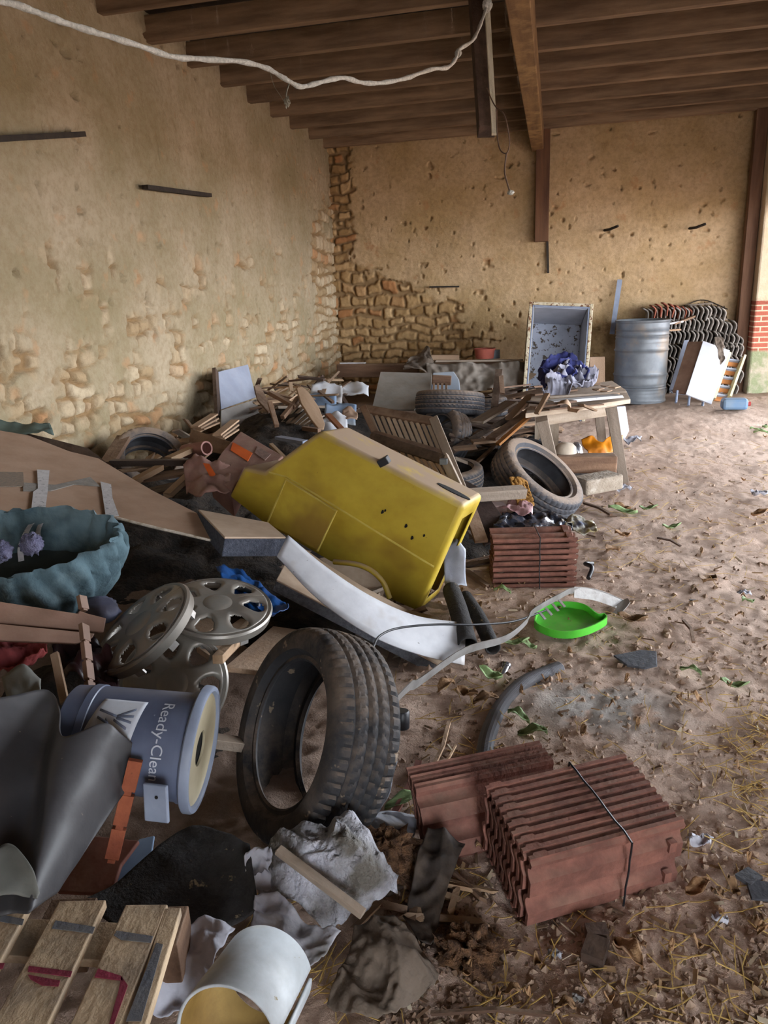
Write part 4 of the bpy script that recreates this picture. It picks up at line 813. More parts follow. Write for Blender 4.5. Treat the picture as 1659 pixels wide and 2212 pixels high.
# ---------------------------------------------------------------- slatted garden bench
pbk = plane3(P(785, 882, 4.75), P(940, 908, 4.45), P(1000, 1060, 4.05))
slatw = wood('dusty_slat_wood', 'bba893', '9c8871', .4)
bn = thing('slatted_bench', 'dark brown slatted wooden garden bench tipped over behind the yellow shell', 'bench', pbk[0])
def onb_(p): return ON(p[0], p[1], *pbk)
def rail(nm, p, q, w, t=.03, off=0, m=brownwood, pl_=pbk):
    nn = pl_[1]; b = MB(); b.bar(ON(*p, *pl_) + nn * off, ON(*q, *pl_) + nn * off, w, t, up=tuple(nn)); return obj(nm, b, m, bn, bev=.004)
rail('top_rail', (788, 884), (938, 912), .06); rail('bottom_rail', (812, 985), (978, 1035), .05) if 0 else None
rail('side_stile', (937, 905), (1008, 1082), .055, .04, m=greywood); rail('side_stile', (785, 880), (835, 985), .045, .035)
rail('middle_rail', (805, 938), (965, 985), .05, .035)
for i in range(11):
    t = (i + .8) / 11.6; a = Vector((790, 893)).lerp(Vector((936, 920)), t); c = a + Vector((62, 150)) * (.8 + .1 * t)
    rail('back_slat', tuple(a), tuple(c), .022, .012, m=slatw)
ps = plane3(P(800, 940, 4.45), P(965, 990, 4.1), P(985, 1075, 3.98))
rail('seat_rail', (802, 945), (962, 995), .06, .035, m=darkwood, pl_=ps); rail('seat_end', (958, 985), (1000, 1075), .05, .035, pl_=ps, m=greywood)
for i in range(9):
    t = (i + .7) / 9.5; a = Vector((810, 955)).lerp(Vector((955, 1000)), t); c = a + Vector((42, 78))
    rail('seat_slat', tuple(a), tuple(c), .02, .012, m=oldwood, pl_=ps)
b = MB(); b.box(P(958, 997, 4.05), (.04, .03, .03)); obj('hinge', b, galv, bn, 'grey metal hinge')
# ---------------------------------------------------------------- work table
ZT = .64; tt = [(1135, 893), (1240, 880), (1362, 862), (1352, 842), (1322, 822), (1150, 850)]
q = [G(x, y, ZT) for x, y in tt]; ctr = sum(q, Vector()) / len(q)
tb = thing('work_table', 'old whitish wooden table with splayed legs covered in scraps', 'table', (ctr.x, ctr.y, 0))
tw = wood('worn_table_wood', 'b0a08e', '8c7a66', .5)
b = MB(); b.prism(q, Vector((0, 0, -.035))); obj('tabletop', b, tw, tb, bev=.004)
fa, fb_ = G(1172, 905, ZT - .1), G(1330, 882, ZT - .1)
b = MB(); b.bar(fa + Vector((0, .03, 0)), fb_ + Vector((0, .03, 0)), .03, .11); obj('apron', b, tw, tb, bev=.003)
for top, foot in (((1170, 905), (1207, 1005)), ((1320, 880), (1348, 1040)), ((1180, 860), (1190, 930)), ((1290, 850), (1296, 950))):
    a = G(*top, ZT - .04); f = G(foot[0], foot[1], .04); f = Vector((f.x, min(max(f.y, a.y - .25), a.y + .3), .03)); b = MB(); b.bar(a, f, .085, .06, up=(0, 1, 0), w2=.07); obj('leg', b, greywood, tb, bev=.003)
a = G(1182, 870, ZT - .05); b = MB(); b.bar(a + Vector((0, .2, 0)), a + Vector((0, .2, -.55)), .2, .02, up=(0, 1, 0)); obj('side_board', b, tw, tb)
# scraps on the table
def scrap(pts, m, lb, nm='plank', w=.04, t=.015, cat='plank', **k):
    b = MB(); b.bar(P(*pts[0]), P(*pts[1]), w, t, jag=.01, **k); return single(nm, b, m, lb, cat, bev=.001)
def tscrap(p, q, m, lb, nm='plank', w=.04, t=.015, cat='plank', dz=.012, dz2=None, **k):
    b = MB(); b.bar(G(*p, ZT + dz), G(*q, ZT + (dz if dz2 is None else dz2)), w, t, jag=.01, **k); return single(nm, b, m, lb, cat, bev=.001)
tscrap((1190, 868), (1338, 855), white, 'long white painted board lying on the table', w=.10, t=.02, dz=.03)
tscrap((1185, 858), (1352, 846), greywood, 'thin grey lath behind the white board on the table', w=.025, dz=.055)
tscrap((1160, 892), (1182, 852), oldwood, 'short split stick standing slantwise on the table corner', w=.045, dz=.02, dz2=.14)
tscrap((1180, 884), (1300, 872), brownwood, 'brown strip lying along the front of the table', w=.07, t=.01)
tscrap((1255, 874), (1284, 886), mat('tan_leather', '9a8068', '80664e', sc=8), 'curled tan leather strip near the table front', 'leather_strip', w=.08, cat='strip', dz=.03, dz2=-.02)
tscrap((1150, 853), (1245, 842), brownwood, 'dark lath at the back left of the table', w=.05)
tscrap((1140, 868), (1215, 876), darkwood, 'dark splintered lath overhanging the left table edge', w=.05, dz=.03)
tscrap((1150, 880), (1240, 866), brownwood, 'brown split board across the left of the table', w=.06, dz=.045)
b = MB(); b.tube(curve([G(1205, 872, ZT + .03), G(1212, 868, ZT + .10), G(1225, 868, ZT + .11), G(1232, 876, ZT + .06), G(1228, 884, ZT + .02), G(1250, 888, ZT + .02)], 6), .018, 6, flat=.3); single('leather_strap', b, MATS['tan_leather'], 'coiled brown leather strap on the left half of the table', 'strap', smooth=60)
for i in range(10):
    x = 1283 + (i * 37 % 55); y = 830 + (i * 23 % 28); tscrap((x, y), (x + 12, y + rnd.uniform(-5, 5)), oldwood, 'small wood chip on the right end of the table', 'wood_chip', w=.06, t=.008, cat='chip', dz=.01 + .004 * i)['group'] = 'wood chips on the right end of the table'
b = cloth([P(1160, 830, 6.7), P(1185, 795, 6.9), P(1225, 790, 7.0), P(1245, 800, 6.9)], [P(1178, 872, 6.2), P(1205, 850, 6.3), P(1240, 840, 6.4), P(1270, 835, 6.5)], 50, 36, amp=.10, s=5, seed=2); single('navy_jacket', b, navy, 'crumpled navy blue cloth on the table in front of the freezer', 'cloth', smooth=80, sol=.008)
b = cloth([P(1195, 820, 6.5), P(1230, 806, 6.7), P(1262, 812, 6.7), P(1292, 825, 6.6)], [P(1172, 868, 6.0), P(1200, 868, 6.0), P(1240, 862, 6.1), P(1285, 840, 6.3)], 50, 36, amp=.09, s=6, seed=6); single('grey_shirt', b, greycl, 'crumpled pale grey cloth lying over the navy cloth on the table', 'cloth', smooth=80, sol=.006)
# under and beside the table
b = MB(); bb0 = P(1190, 1001, 5.55); b.bar(bb0, P(1330, 1000, 5.5), .13, .13); single('timber_block', b, brownwood, 'thick brown squared timber under the table edge', 'timber', bev=.012)
b = MB(); b.bar(P(1250, 1050, 5.25), P(1330, 1035, 5.35), .18, .11); single('stone_block', b, stone, 'pale rough stone block on the ground under the table leg', 'stone', bev=.015, disp=.0)
b = MB(); b.lathe([(.0, .09), (.05, .085), (.075, .06), (.085, .0)], 28, frame(P(1222, 982, 5.6), (0, 0, 1))); single('white_bowl', b, mat('off_white_shell', 'c4b6a4', 'a89a88', sc=6), 'upturned off white rounded bowl on the timber under the table', 'bowl', smooth=60)
b = MB(); b.lathe([(0, 0), (.035, 0), (.04, .05), (.03, .09), (0, .1)], 24, frame(P(1250, 982, 5.6), cv(-.3, .9, 0))); single('tin_can', b, chrome, 'small shiny metal tin beside the upturned bowl', 'tin', smooth=60)
e0 = [P(1254, 950, 6.0), P(1275, 942, 6.0), P(1300, 955, 5.9), P(1315, 945, 5.95), P(1345, 942, 6.0)]
e1 = [P(1272, 980, 5.8), P(1283, 980, 5.8), P(1300, 982, 5.8), P(1315, 978, 5.85), P(1338, 972, 5.9)]
b = cloth(e0, e1, 40, 14, amp=.05, s=5, axis=tuple(cv(0, .2, 1)), ridged=False); single('orange_guard', b, orange, 'broken bright orange moulded plastic guard under the table', 'plastic guard', smooth=60, sol=.006)
pcn = (P(1340, 940, 6.5), cv(.1, .1, 1).normalized())
slab('white_canister', [(1330, 878), (1352, 876), (1360, 930), (1352, 946), (1338, 947), (1331, 940)], pcn, .16, mat('white_canister_plastic', 'c9ccd6', 'b3b6c2', sc=6, rough=.4, spots=('8a8c98', 20, .68)), 'white plastic canister standing behind the right table leg', 'canister', bev=.012)
# ---------------------------------------------------------------- freezer
fo_ = P(1145, 652, 8.35); fx = (P(1281, 657, 8.25) - fo_); fw = fx.length; fx.normalize(); fz_ = (fo_ - P(1133, 832, 8.30)).normalized(); fz_ = (fz_ - fx * fz_.dot(fx)).normalized(); fy = fz_.cross(fx)
Rm = Matrix((fx, fy, fz_)).transposed(); hgt = 1.45; dp = .62
fr = thing('chest_freezer', 'old white chest freezer stood on end with its open mouldy inside facing out', 'freezer', fo_ - fz_ * hgt + fx * fw / 2)
def fb_box(nm, x0, x1, y0, y1, z0, z1, m, lb=None, bev=.006):
    b = MB(); b.box(fo_ + fx * (x0 + x1) / 2 + fy * (y0 + y1) / 2 - fz_ * (z0 + z1) / 2, (x1 - x0, y1 - y0, z1 - z0), Rm); return obj(nm, b, m, fr, lb, bev=bev)
th = .055
fb_box('side', 0, th, .02, dp, 0, hgt, mat('beige_freezer_side', 'a39a8a', '8a8070', sc=6, spots=('6b4f36', 20, .62))); fb_box('side', fw - th, fw, .02, dp, 0, hgt, frz)
fb_box('top', th, fw - th, .02, dp, 0, th, frz); fb_box('bottom', th, fw - th, .02, dp, hgt - th, hgt, frz)
fb_box('liner_back', th, fw - th, dp - .04, dp, th, hgt - th, frzst, 'mould stained liner')
fb_box('rim', -.006, .03, -.0, .03, -.006, hgt, rustrim, 'rusty rim'); fb_box('rim', fw - .03, fw + .006, 0, .03, -.006, hgt, rustrim); fb_box('rim', .03, fw - .03, 0, .03, -.006, .03, rustrim)
fb_box('seal', .03, .05, .005, .035, .03, hgt, graypl); fb_box('seal', fw - .05, fw - .03, .005, .035, .03, hgt, graypl); fb_box('seal', .05, fw - .05, .005, .035, .03, .05, graypl)
b = MB(); b.bar(P(1290, 772, 8.3), P(1290, 850, 8.2), .16, .03, up=(0, 1, 0)); single('wood_box', b, oldwood, 'short upright tan board right of the freezer', 'board', bev=.003)
# ---------------------------------------------------------------- drum
dc = G(1380, 868, .02); _r = _ray(1383, 800); dc = Vector((_r[0] / _r[1] * 9.42, 9.42, .13)); sc_ = 1.
pr_ = [(0, .01), (.27, .01), (.285, 0), (.288, .02), (.28, .03)]
for h in np.linspace(.04, .86, 60):
    r = .28
    for c in (.30, .57): r += .014 * math.exp(-((h - c) / .010) ** 2)
    if .66 < h < .80: r += .005 * math.sin((h - .66) / .035 * 2 * PI)
    if .08 < h < .2: r += .004 * math.sin((h - .08) / .03 * 2 * PI)
    pr_.append((r, h))
pr_ += [(.290, .87), (.292, .885), (.286, .89), (.280, .885), (.274, .86), (.0, .862)]
b = MB(); b.lathe(pr_, 72, Matrix.Translation(dc) @ Matrix.Scale(1.07, 4)); single('steel_drum', b, galv, 'grey galvanised steel drum with rolled hoops standing before the tile heap', 'drum', smooth=40)
# ---------------------------------------------------------------- cabinet and rack
pcf = plane3(P(1519, 736, 8.642), P(1577, 756, 8.591), P(1482, 850, 8.383))
cb = thing('kitchen_cabinet', 'white fronted brown cabinet tipped sideways against the tile heap', 'cabinet', pcf[0])
slab('door', [(1519, 736), (1577, 757), (1537, 873), (1482, 851)], pcf, .02, mat('clean_white_front', 'd8dae2', 'c8cad4', sc=4, rough=.35, bump=0), parent=cb)
pcs = plane3(P(1519, 737, 8.663), P(1482, 851, 8.404), P(1478, 735, 8.86))
slab('side_panel', [(1518, 737), (1482, 851), (1452, 846), (1486, 738)], pcs, .02, mat('brown_cabinet_side', '7d5f4c', '684c3c', sc=6, dust=.2), parent=cb)
pct = plane3(P(1455, 850, 8.901), P(1448, 846, 8.921), P(1482, 733, 9.160))
slab('back_panel', [(1453, 850), (1445, 842), (1478, 735), (1488, 734)], pct, .015, frz, parent=cb)
for x, y in ((1487, 868), (1517, 874), (1460, 862)):
    b = MB(); b.tube([P(x + 3, y - 18, 8.435), P(x, y + 8, 8.383)], .014, 10); obj('foot', b, graypl, cb)
b = MB(); b.bar(P(1500, 760, 8.591), P(1530, 755, 8.591), .02, .01); 
b = cloth([P(1540, 730, 8.487), P(1553, 726, 8.487), P(1560, 735, 8.487)], [P(1552, 780, 8.383), P(1558, 788, 8.383), P(1563, 775, 8.383)], 14, 20, amp=.03, s=10, axis=tuple(cv(0, 0, 1))); single('brown_rag', b, kraft, 'brown rag hooked over the top of the white cabinet front', 'rag', smooth=80, sol=.004)
prk = plane3(P(1572, 768, 8.797), P(1603, 772, 8.797), P(1540, 866, 8.591))
rk = thing('drawer_rack', 'white rack with orange brown shelves leaning right of the white cabinet', 'rack', prk[0])
for p_, q_ in (((1572, 768), (1538, 866)), ((1604, 773), (1572, 862))):
    b = MB(); b.bar(ON(*p_, *prk), ON(*q_, *prk), .025, .15, up=tuple(prk[1])); obj('frame_side', b, mat('cream_frame', 'cfc8a8', 'b8b08e', sc=6), rk)
for i in range(5):
    t = i / 5; a = Vector((1574 - 36 * t, 774 + 94 * t)); c = a + Vector((29, 4)); a2 = a + Vector((-5, 15)); c2 = c + Vector((-5, 15))
    sf_ = slab('shelf', [tuple(a), tuple(c), tuple(c2), tuple(a2)], (prk[0] + Vector((0, .05, 0)), prk[1]), .02, mat('orange_brown_shelf', 'c48450', 'a86c3c', sc=6, bump=.05), parent=rk)
    slab('shelf_edge', [tuple(a), tuple(c), tuple(c + Vector((-1, 3))), tuple(a + Vector((-1, 3)))], prk, .06, frz, parent=sf_)
# jerrycan
jc = P(1586, 872, 8.1); t_ = thing('jerrycan', 'small blue and grey plastic jerrycan lying in front of the rack', 'jerrycan', jc)
b = MB(); b.box(jc, (.26, .16, .12)); obj('body', b, mat('blue_can_plastic', '55789c', '6f8294', sc=4, rough=.5), t_, bev=.03)
b = MB(); b.lathe([(0, 0), (.025, 0), (.025, .03), (0, .03)], 16, frame(jc + Vector((.13, -.02, 0)), (1, 0, 0))); obj('cap', b, mat('red_cap', 'a8403c', '903430', sc=5), t_)
# metal rod and bench at the back
b = MB(); b.bar(ony(1339, 604, BY - .06), ony(1322, 722, BY - .2), .06, .01, up=(0, 1, 0)); single('metal_strip', b, graypl, 'pale flat metal strip leaning on the back wall beside the tile heap', 'metal strip')
b = MB(); b.bar(G(1330, 890, .05), G(1412, 888, .05), .2, .07); single('pale_slab', b, stone, 'low pale slab lying in front of the steel drum', 'slab', bev=.008)
# ---------------------------------------------------------------- back tile heap
hm = MB(); 
def barrel():
    b = MB(); k = 10
    def fn(u, v): a = PI * (u - .5) * .95 + .0; s_ = 1 - .12 * v; return Vector((.085 * math.sin(a) * s_, .028 * math.sin(a * 2) + .0, v * .40 - .2)) if 0 else Vector(((u - .5) * .165, .034 * math.cos((u - .5) * PI) + .009 * math.sin((u - .5) * 2 * PI), v * .24 - .12))
    b.grid(fn, 10, 2); return b
proto = None; LABT = {}
def bt(c, rz, rx, ry, m, lb, gr):
    global proto
    if proto is None or proto.get('mm') != m.name:
        o = obj('curved_roof_tile', barrel(), m, None, lb, 'roof tile', gr, smooth=60, sol=.014, local=True); o['mm'] = m.name; proto = o
    else: o = proto.copy(); COL.objects.link(o); o['label'] = lb; o['group'] = gr
    o.matrix_world = Matrix.Translation(c) @ Matrix.Rotation(rz, 4, 'Z') @ Matrix.Rotation(rx, 4, 'X') @ Matrix.Rotation(ry, 4, 'Y'); return o
rows = [(.18, 1.15, 2.25, 0, 'bottom row'), (.34, 1.12, 2.25, 0, 'second row up'), (.50, 1.10, 2.25, .0, 'third row up'), (.66, 1.05, 2.24, 0, 'fourth row up'), (.82, .98, 2.22, 0, 'fifth row up'), (.97, .9, 2.16, 0, 'sixth row up'), (1.11, 1.1, 2.0, 0, 'seventh row up')]
# tiles stand on their long edge: thin wavy ends face the viewer
for z, x0, x1, o_, nm in rows:
    x = x0; 
    while x < x1:
        # long axis (local z) points away, width vertical
        tl = -.15 - .55 * (z > .9) * max(0, (1.7 - x)) + rnd.uniform(-.07, .07)
        M = Matrix.Translation((x, 10.08 + rnd.uniform(-.03, .03), z + rnd.uniform(-.018, .018) - max(0, (x - 1.85)) * .2 * (z > .7))) @ Matrix.Rotation(tl, 4, 'Y') @ Matrix((Vector((0, 0, 1)), Vector((1, 0, 0)), Vector((0, 1, 0)))).transposed().to_4x4()
        o = bt(Vector((0, 0, 0)), 0, 0, 0, grytile, 'grey roof tile on edge, %s, %s' % (nm, 'right beside the drum' if x < 1.55 else 'behind the white cabinet' if x < 1.95 else 'at the post end'), 'grey roof tiles, %s' % nm); o.matrix_world = M
        x += .05 + rnd.uniform(-.004, .008)
for i in range(9):
    M = Matrix.Translation(P(1395 + i * 14, 700 + abs(i - 4) * 3 + rnd.uniform(-6, 6), 9.3)) @ Matrix.Rotation(rnd.uniform(-1.2, -.7), 4, 'Y') @ Matrix((Vector((0, 0, 1)), Vector((1, 0, 0)), Vector((0, 1, 0)))).transposed().to_4x4()
    o = bt(Vector(), 0, 0, 0, grytile, 'grey roof tile lying askew on top of the tile heap', 'grey tiles askew on the heap'); o.matrix_world = M
for i in range(7):
    M = Matrix.Translation(P(1408 + i * 13, 668 + abs(i - 2) * 3, 9.2)) @ Matrix.Rotation(-.25 + rnd.uniform(-.1, .1), 4, 'Y') @ Matrix((Vector((0, 0, 1)), Vector((1, 0, 0)), Vector((0, 1, 0)))).transposed().to_4x4()
    o = bt(Vector(), 0, 0, 0, redtile, 'red curved roof tile on top of the grey tile heap', 'red tiles on top of the tile heap'); o.matrix_world = M
for i, (p_, q_) in enumerate((((1390, 708, 9.0), (1475, 694, 9.0)), ((1400, 716, 9.0), (1470, 712, 9.0)), ((1455, 700, 9.0), (1500, 683, 9.0)), ((1500, 668, 9.2), (1570, 690, 9.1)), ((1480, 660, 9.3), (1540, 655, 9.3)))):
    scrap((p_, q_), (white, oldwood, oldwood, greywood, greywood)[i], 'thin %s lath on top of the tile heap, %s' % (('white', 'tan', 'tan', 'grey', 'grey')[i], ('along its front left', 'just below the white one', 'sloping up beside the red tiles', 'sloping down on the right', 'topmost')[i]), 'lath', w=.07, t=.02, cat='lath')
# wire rack on top
b = MB()
for i in range(7): b.tube([P(1480 + i * 14, 652 - i * 0 + abs(i - 3) * 3, 9.3), P(1486 + i * 14, 690, 9.1)], .006, 5)
b.tube(curve([P(1478, 660, 9.3), P(1520, 648, 9.3), P(1572, 668, 9.2)], 6), .007, 5); b.tube([P(1482, 690, 9.1), P(1575, 690, 9.1)], .006, 5); single('wire_rack', b, iron, 'dark bent wire rack on top of the tile heap', 'wire rack')
# tiles behind the left of the drum
for i in range(14):
    z = .16 + .062 * i; M = Matrix.Translation((.86 + rnd.uniform(-.01, .01), 9.75, z)) @ Matrix.Rotation(.3, 4, 'Y') @ Matrix((Vector((1, 0, 0)), Vector((0, 0, 1)), Vector((0, -1, 0)))).transposed().to_4x4()
    o = bt(Vector(), 0, 0, 0, grytile, 'grey roof tile in the low pile just left of the steel drum', 'grey tiles left of the drum'); o.matrix_world = M
for o in bpy.data.objects:
    if 'mm' in o: del o['mm']
# ---------------------------------------------------------------- bench with sheet at the back wall
b = MB(); b.bar(P(730, 800, 9.2), P(905, 800, 9.0), .12, .16, up=(0, 0, 1)); single('long_beam', b, brownwood, 'long brown beam lying along the foot of the back wall', 'beam', bev=.01)
b = MB(); b.bar(P(735, 786, 9.2), P(790, 785, 9.15), .05, .03); single('lath', b, white, 'pale painted lath on top of the long brown beam', 'lath')
wb = thing('low_bench', 'low bench against the back wall covered with a dusty grey sheet', 'bench', P(1030, 840, 8.8))
b = MB(); b.bar(P(930, 785, 8.95), P(1135, 785, 8.8), .45, .03); obj('bench_top', b, oldwood, wb, bev=.003)
for x in (940, 1120):
    a = P(x, 790, 8.85); b = MB(); b.bar(a, (a.x, a.y, .05), .06, .06, up=(0, 1, 0)); obj('leg', b, brownwood, wb)
b = cloth([P(918, 790, 8.65), P(960, 788, 8.65), P(1010, 786, 8.62), P(1070, 786, 8.6), P(1135, 785, 8.55)], [P(925, 850, 8.6), P(970, 862, 8.5), P(1020, 850, 8.55), P(1070, 845, 8.5), P(1130, 840, 8.5)], 60, 24, amp=.10, s=3, seed=3, axis=tuple(cv(0, 0, 1))); single('dust_sheet', b, tarp, 'dusty grey plastic sheet hanging over the front of the low bench', 'sheet', smooth=80, sol=.004)
b = cloth([P(880, 780, 8.8), P(905, 765, 8.9), P(925, 752, 8.8), P(938, 790, 8.7)], [P(870, 800, 8.6), P(900, 800, 8.6), P(920, 810, 8.6), P(935, 830, 8.6)], 24, 20, amp=.08, s=5, seed=5, axis=tuple(cv(0, 0, 1))); single('crumpled_sack', b, kraft, 'crumpled brown sack peaking at the left end of the low bench', 'sack', smooth=80, sol=.004)
scrap(((930, 772, 8.9), (990, 772, 8.9)), oldwood, 'tan offcut lying on the low bench near the crumpled sack', 'offcut', w=.1, t=.06)
scrap(((940, 780, 8.7), (1130, 778, 8.7)), greywood, 'thin grey lath along the back edge of the low bench', 'lath', w=.06, t=.02, cat='lath')
pc_ = P(1047, 774, 8.75); t_ = thing('flower_pot', 'round red clay pot standing on the low bench', 'pot', pc_)
b = MB(); b.lathe([(0, 0), (.105, 0), (.12, .10), (.128, .10), (.128, .115), (.118, .115), (.105, .012), (0, .012)], 36, Matrix.Translation(pc_)); obj('pot', b, mat('terracotta_pot', 'a05444', '864236', sc=6), t_, smooth=40)
b = MB(); b.lathe([(0, 0), (.10, 0), (.10, .10), (0, .10)], 30, Matrix.Translation(P(1062, 774, 9.0))); single('grey_tub', b, galv, 'grey tub half hidden behind the red pot', 'tub', smooth=40)
pgb = plane3(P(820, 803, 7.9), P(935, 805, 7.8), P(805, 880, 7.5))
slab('grey_board', [(822, 803), (933, 806), (930, 850), (895, 885), (803, 884)], pgb, .015, mat('grey_beige_board', '98928a', '847e76', sc=5, dust=.2, spots=('5d544a', 20, .7)), 'large plain grey board with rounded corners leaning in the middle of the heap', 'board')
# small chair and blue chair behind
cr = thing('small_chair', 'small wooden chair with a brown spindle back before the sheeted bench', 'chair', P(957, 900, 7.6))
b = MB(); b.bar(P(933, 820, 7.6), P(975, 822, 7.6), .02, .10, up=(0, 0, 1)); obj('backrest', b, brownwood, cr, bev=.01)
for i in range(4): b = MB(); b.bar(P(937 + i * 9, 828, 7.6), P(937 + i * 9, 850, 7.6), .02, .015, up=(0, 1, 0)); obj('spindle', b, oldwood, cr)
b = MB(); b.box(P(957, 862, 7.5), (.34, .3, .03)); obj('seat', b, brownwood, cr)
pbc = (P(965, 830, 7.75), cv(0, .2, 1).normalized())
slab('blue_chair_back', [(935, 805), (980, 802), (992, 820), (995, 850), (930, 850)], pbc, .02, bluet, 'pale blue plastic chair back showing behind the small wooden chair', 'chair', bev=.008)
# panels leaning on the left wall
pwp = plane3(P(470, 805, 6.35), P(538, 787, 6.9), P(485, 905, 6.1))
slab('leaning_board', [(471, 803), (536, 787), (553, 858), (478, 884)], pwp, .012, mat('cool_grey_panel', '9aa0b0', '8a90a0', sc=4, rough=.5, dust=.15, bump=.02), 'upper pale grey panel leaning on the left wall', 'panel')
slab('leaning_board', [(478, 886), (554, 862), (562, 900), (508, 920), (478, 925)], (pwp[0] + Vector((.02, -.02, 0)), pwp[1]), .012, mat('warm_grey_panel', 'a39d98', '8f8983', sc=5, dust=.2), 'lower warm grey panel below the upper pale one at the left wall', 'panel')
b = MB(); b.bar(P(465, 800, 6.3), P(470, 900, 6.05), .07, .03, up=(1, 0, 0)); single('dark_post', b, darkwood, 'dark upright board at the left side of the pale grey panels', 'board')
# broken chair: back plate, slatted seat
bc = thing('broken_chair', 'upturned wooden chair with a rounded tan back and slatted seat in the heap', 'chair', P(665, 925, 5.6))
pch = plane3(P(645, 840, 5.7), P(702, 920, 5.45), P(680, 850, 5.72))
slab('backrest', [(640, 838), (652, 834), (668, 848), (690, 880), (702, 915), (700, 926), (688, 926), (672, 905), (650, 870)], pch, .02, mat('tan_varnish', '9a8068', '84694f', sc=8, stretch=(.2, 1, 1)), parent=bc, bev=.006)
psl = plane3(P(615, 905, 5.7), P(675, 880, 5.75), P(640, 930, 5.45))
for i in range(6):
    x = 612 + i * 10; b = MB(); b.bar(ON(x, 912 + i * 1.5, *psl), ON(x + 36, 872 + i * 5, *psl), .035, .012, up=tuple(psl[1])); obj('seat_slat', b, greywood, bc)
for a_, c_ in (((610, 902, 5.5), (645, 860, 5.7)), ((583, 848, 5.8), (640, 880, 5.6)), ((583, 870, 5.6), (598, 920, 5.4)), ((655, 925, 5.4), (690, 930, 5.3))):
    b = MB(); b.bar(P(*a_), P(*c_), .035, .03); obj('leg', b, brownwood, bc, bev=.003)
pst = plane3(P(550, 832, 6.0), P(590, 860, 5.9), P(560, 870, 5.7))
slab('tan_board', [(549, 833), (560, 829), (592, 888), (580, 890), (556, 862)], pst, .015, brownwood, 'narrow brown board standing left of the broken chair', 'board')
# crates and boxes
pcr = plane3(P(412, 925, 5.1), P(500, 950, 4.7), P(408, 968, 5.0))
cr_ = thing('wooden_crate', 'open wooden crate with a brown front board left of the pink cartons', 'crate', P(450, 960, 4.9))
slab('front_board', [(412, 926), (500, 955), (497, 985), (406, 965)], pcr, .012, brownwood, parent=cr_)
for i in range(3): b = MB(); b.bar(P(420 + i * 6, 922 + i * 3, 5.2), P(463 + i * 2, 895 + i * 9, 5.5), .06, .012); obj('side_slat', b, oldwood, cr_)
for i in range(3):
    b = MB(); b.bar(P(468 + i * 4, 940 - i * 2 + i * 6, 4.9), P(508, 908 + i * 10, 5.2), .06, .012); single('crate_slat', b, oldwood, 'reddish tan slat behind the crate, %s of three' % ('upper', 'middle', 'lower')[i], 'slat', group='tan slats behind the crate')
pca = plane3(P(522, 932, 4.35), P(610, 980, 4.1), P(470, 1000, 4.0))
ca = thing('carton', 'dusty pinkish brown carton with orange tape behind the yellow shell', 'carton', P(520, 1000, 4.1))
slab('carton_face', [(520, 931), (612, 985), (590, 1005), (530, 1010), (500, 1060), (452, 1018), (480, 975)], pca, .16, pinkp, parent=ca, bev=.006)
pcb = (pca[0] - pca[1] * (.003 if pca[1].dot(Vector((0, 0, EYE)) - pca[0]) < 0 else -.003), pca[1])
slab('orange_tape', [(503, 955), (545, 978), (535, 996), (498, 972)], pcb, .003, otape, parent=ca, bev=0)
slab('printed_box_mark', [(556, 963), (585, 981), (572, 994), (550, 978)], pcb, .003, mat('carton_print', '6f5a52', '8a7066', sc=40), parent=ca, bev=0)
pcd = plane3(P(402, 1010, 3.95), P(470, 1000, 4.05), P(440, 1060, 3.8))
cd = thing('torn_carton', 'torn bent pinkish carton with an orange tape strip right of the cardboard sheet', 'carton', P(440, 1060, 3.85))
b = cloth([P(398, 1020, 3.95), P(430, 1005, 4.0), P(470, 1010, 4.05), P(500, 1030, 4.0)], [P(405, 1070, 3.8), P(430, 1090, 3.7), P(465, 1085, 3.7), P(498, 1080, 3.75)], 30, 20, amp=.05, s=5, seed=7); obj('folded_sheet', b, pinkp, cd, smooth=60, sol=.005)
slab('orange_tape', [(438, 1000), (452, 1002), (474, 1038), (462, 1046)], (P(455, 1020, 3.84), cv(0, .6, .8).normalized()), .003, otape, parent=cd, bev=0)
# beams at the left
scrap(((232, 1002, 4.55), (268, 945, 4.9)), brownwood, 'short brown board leaning left of the wall tyre', w=.09, t=.03)
scrap(((240, 1000, 4.3), (440, 998, 4.4)), darkwood, 'long dark bar lying in front of the wall tyre', 'dark_bar', w=.05, t=.035, cat='bar')
scrap(((258, 1018, 4.25), (330, 1010, 4.35)), oldwood, 'pale lath under the long dark bar', w=.05)
scrap(((290, 1040, 4.1), (345, 1010, 4.3)), pineedge, 'light pine lath below the long dark bar', w=.05, t=.03)
scrap(((362, 1070, 3.9), (405, 1030, 4.1)), pineedge, 'light pine lath standing left of the torn carton', w=.045, t=.03)
scrap(((365, 992, 4.5), (425, 965, 4.7)), pineedge, 'light pine lath above the long dark bar beside the rolled tube', w=.06, t=.03)
scrap(((300, 1035, 4.2), (400, 1020, 4.3)), brownwood, 'wide brown board under the pine laths', w=.16)
scrap(((330, 1062, 4.0), (400, 1045, 4.1)), darkwood, 'dark board end beyond the cardboard sheet', w=.14)
b = MB(); b.lathe([(.045, 0), (.045, .22), (.035, .22), (.035, 0)], 24, frame(P(400, 975, 4.75), cv(1, .05, .8)), closed=True); single('cardboard_tube', b, mat('pinkish_tube', '9a7068', '80584e', sc=8), 'short pinkish tube open towards the viewer above the torn carton', 'tube', smooth=50)
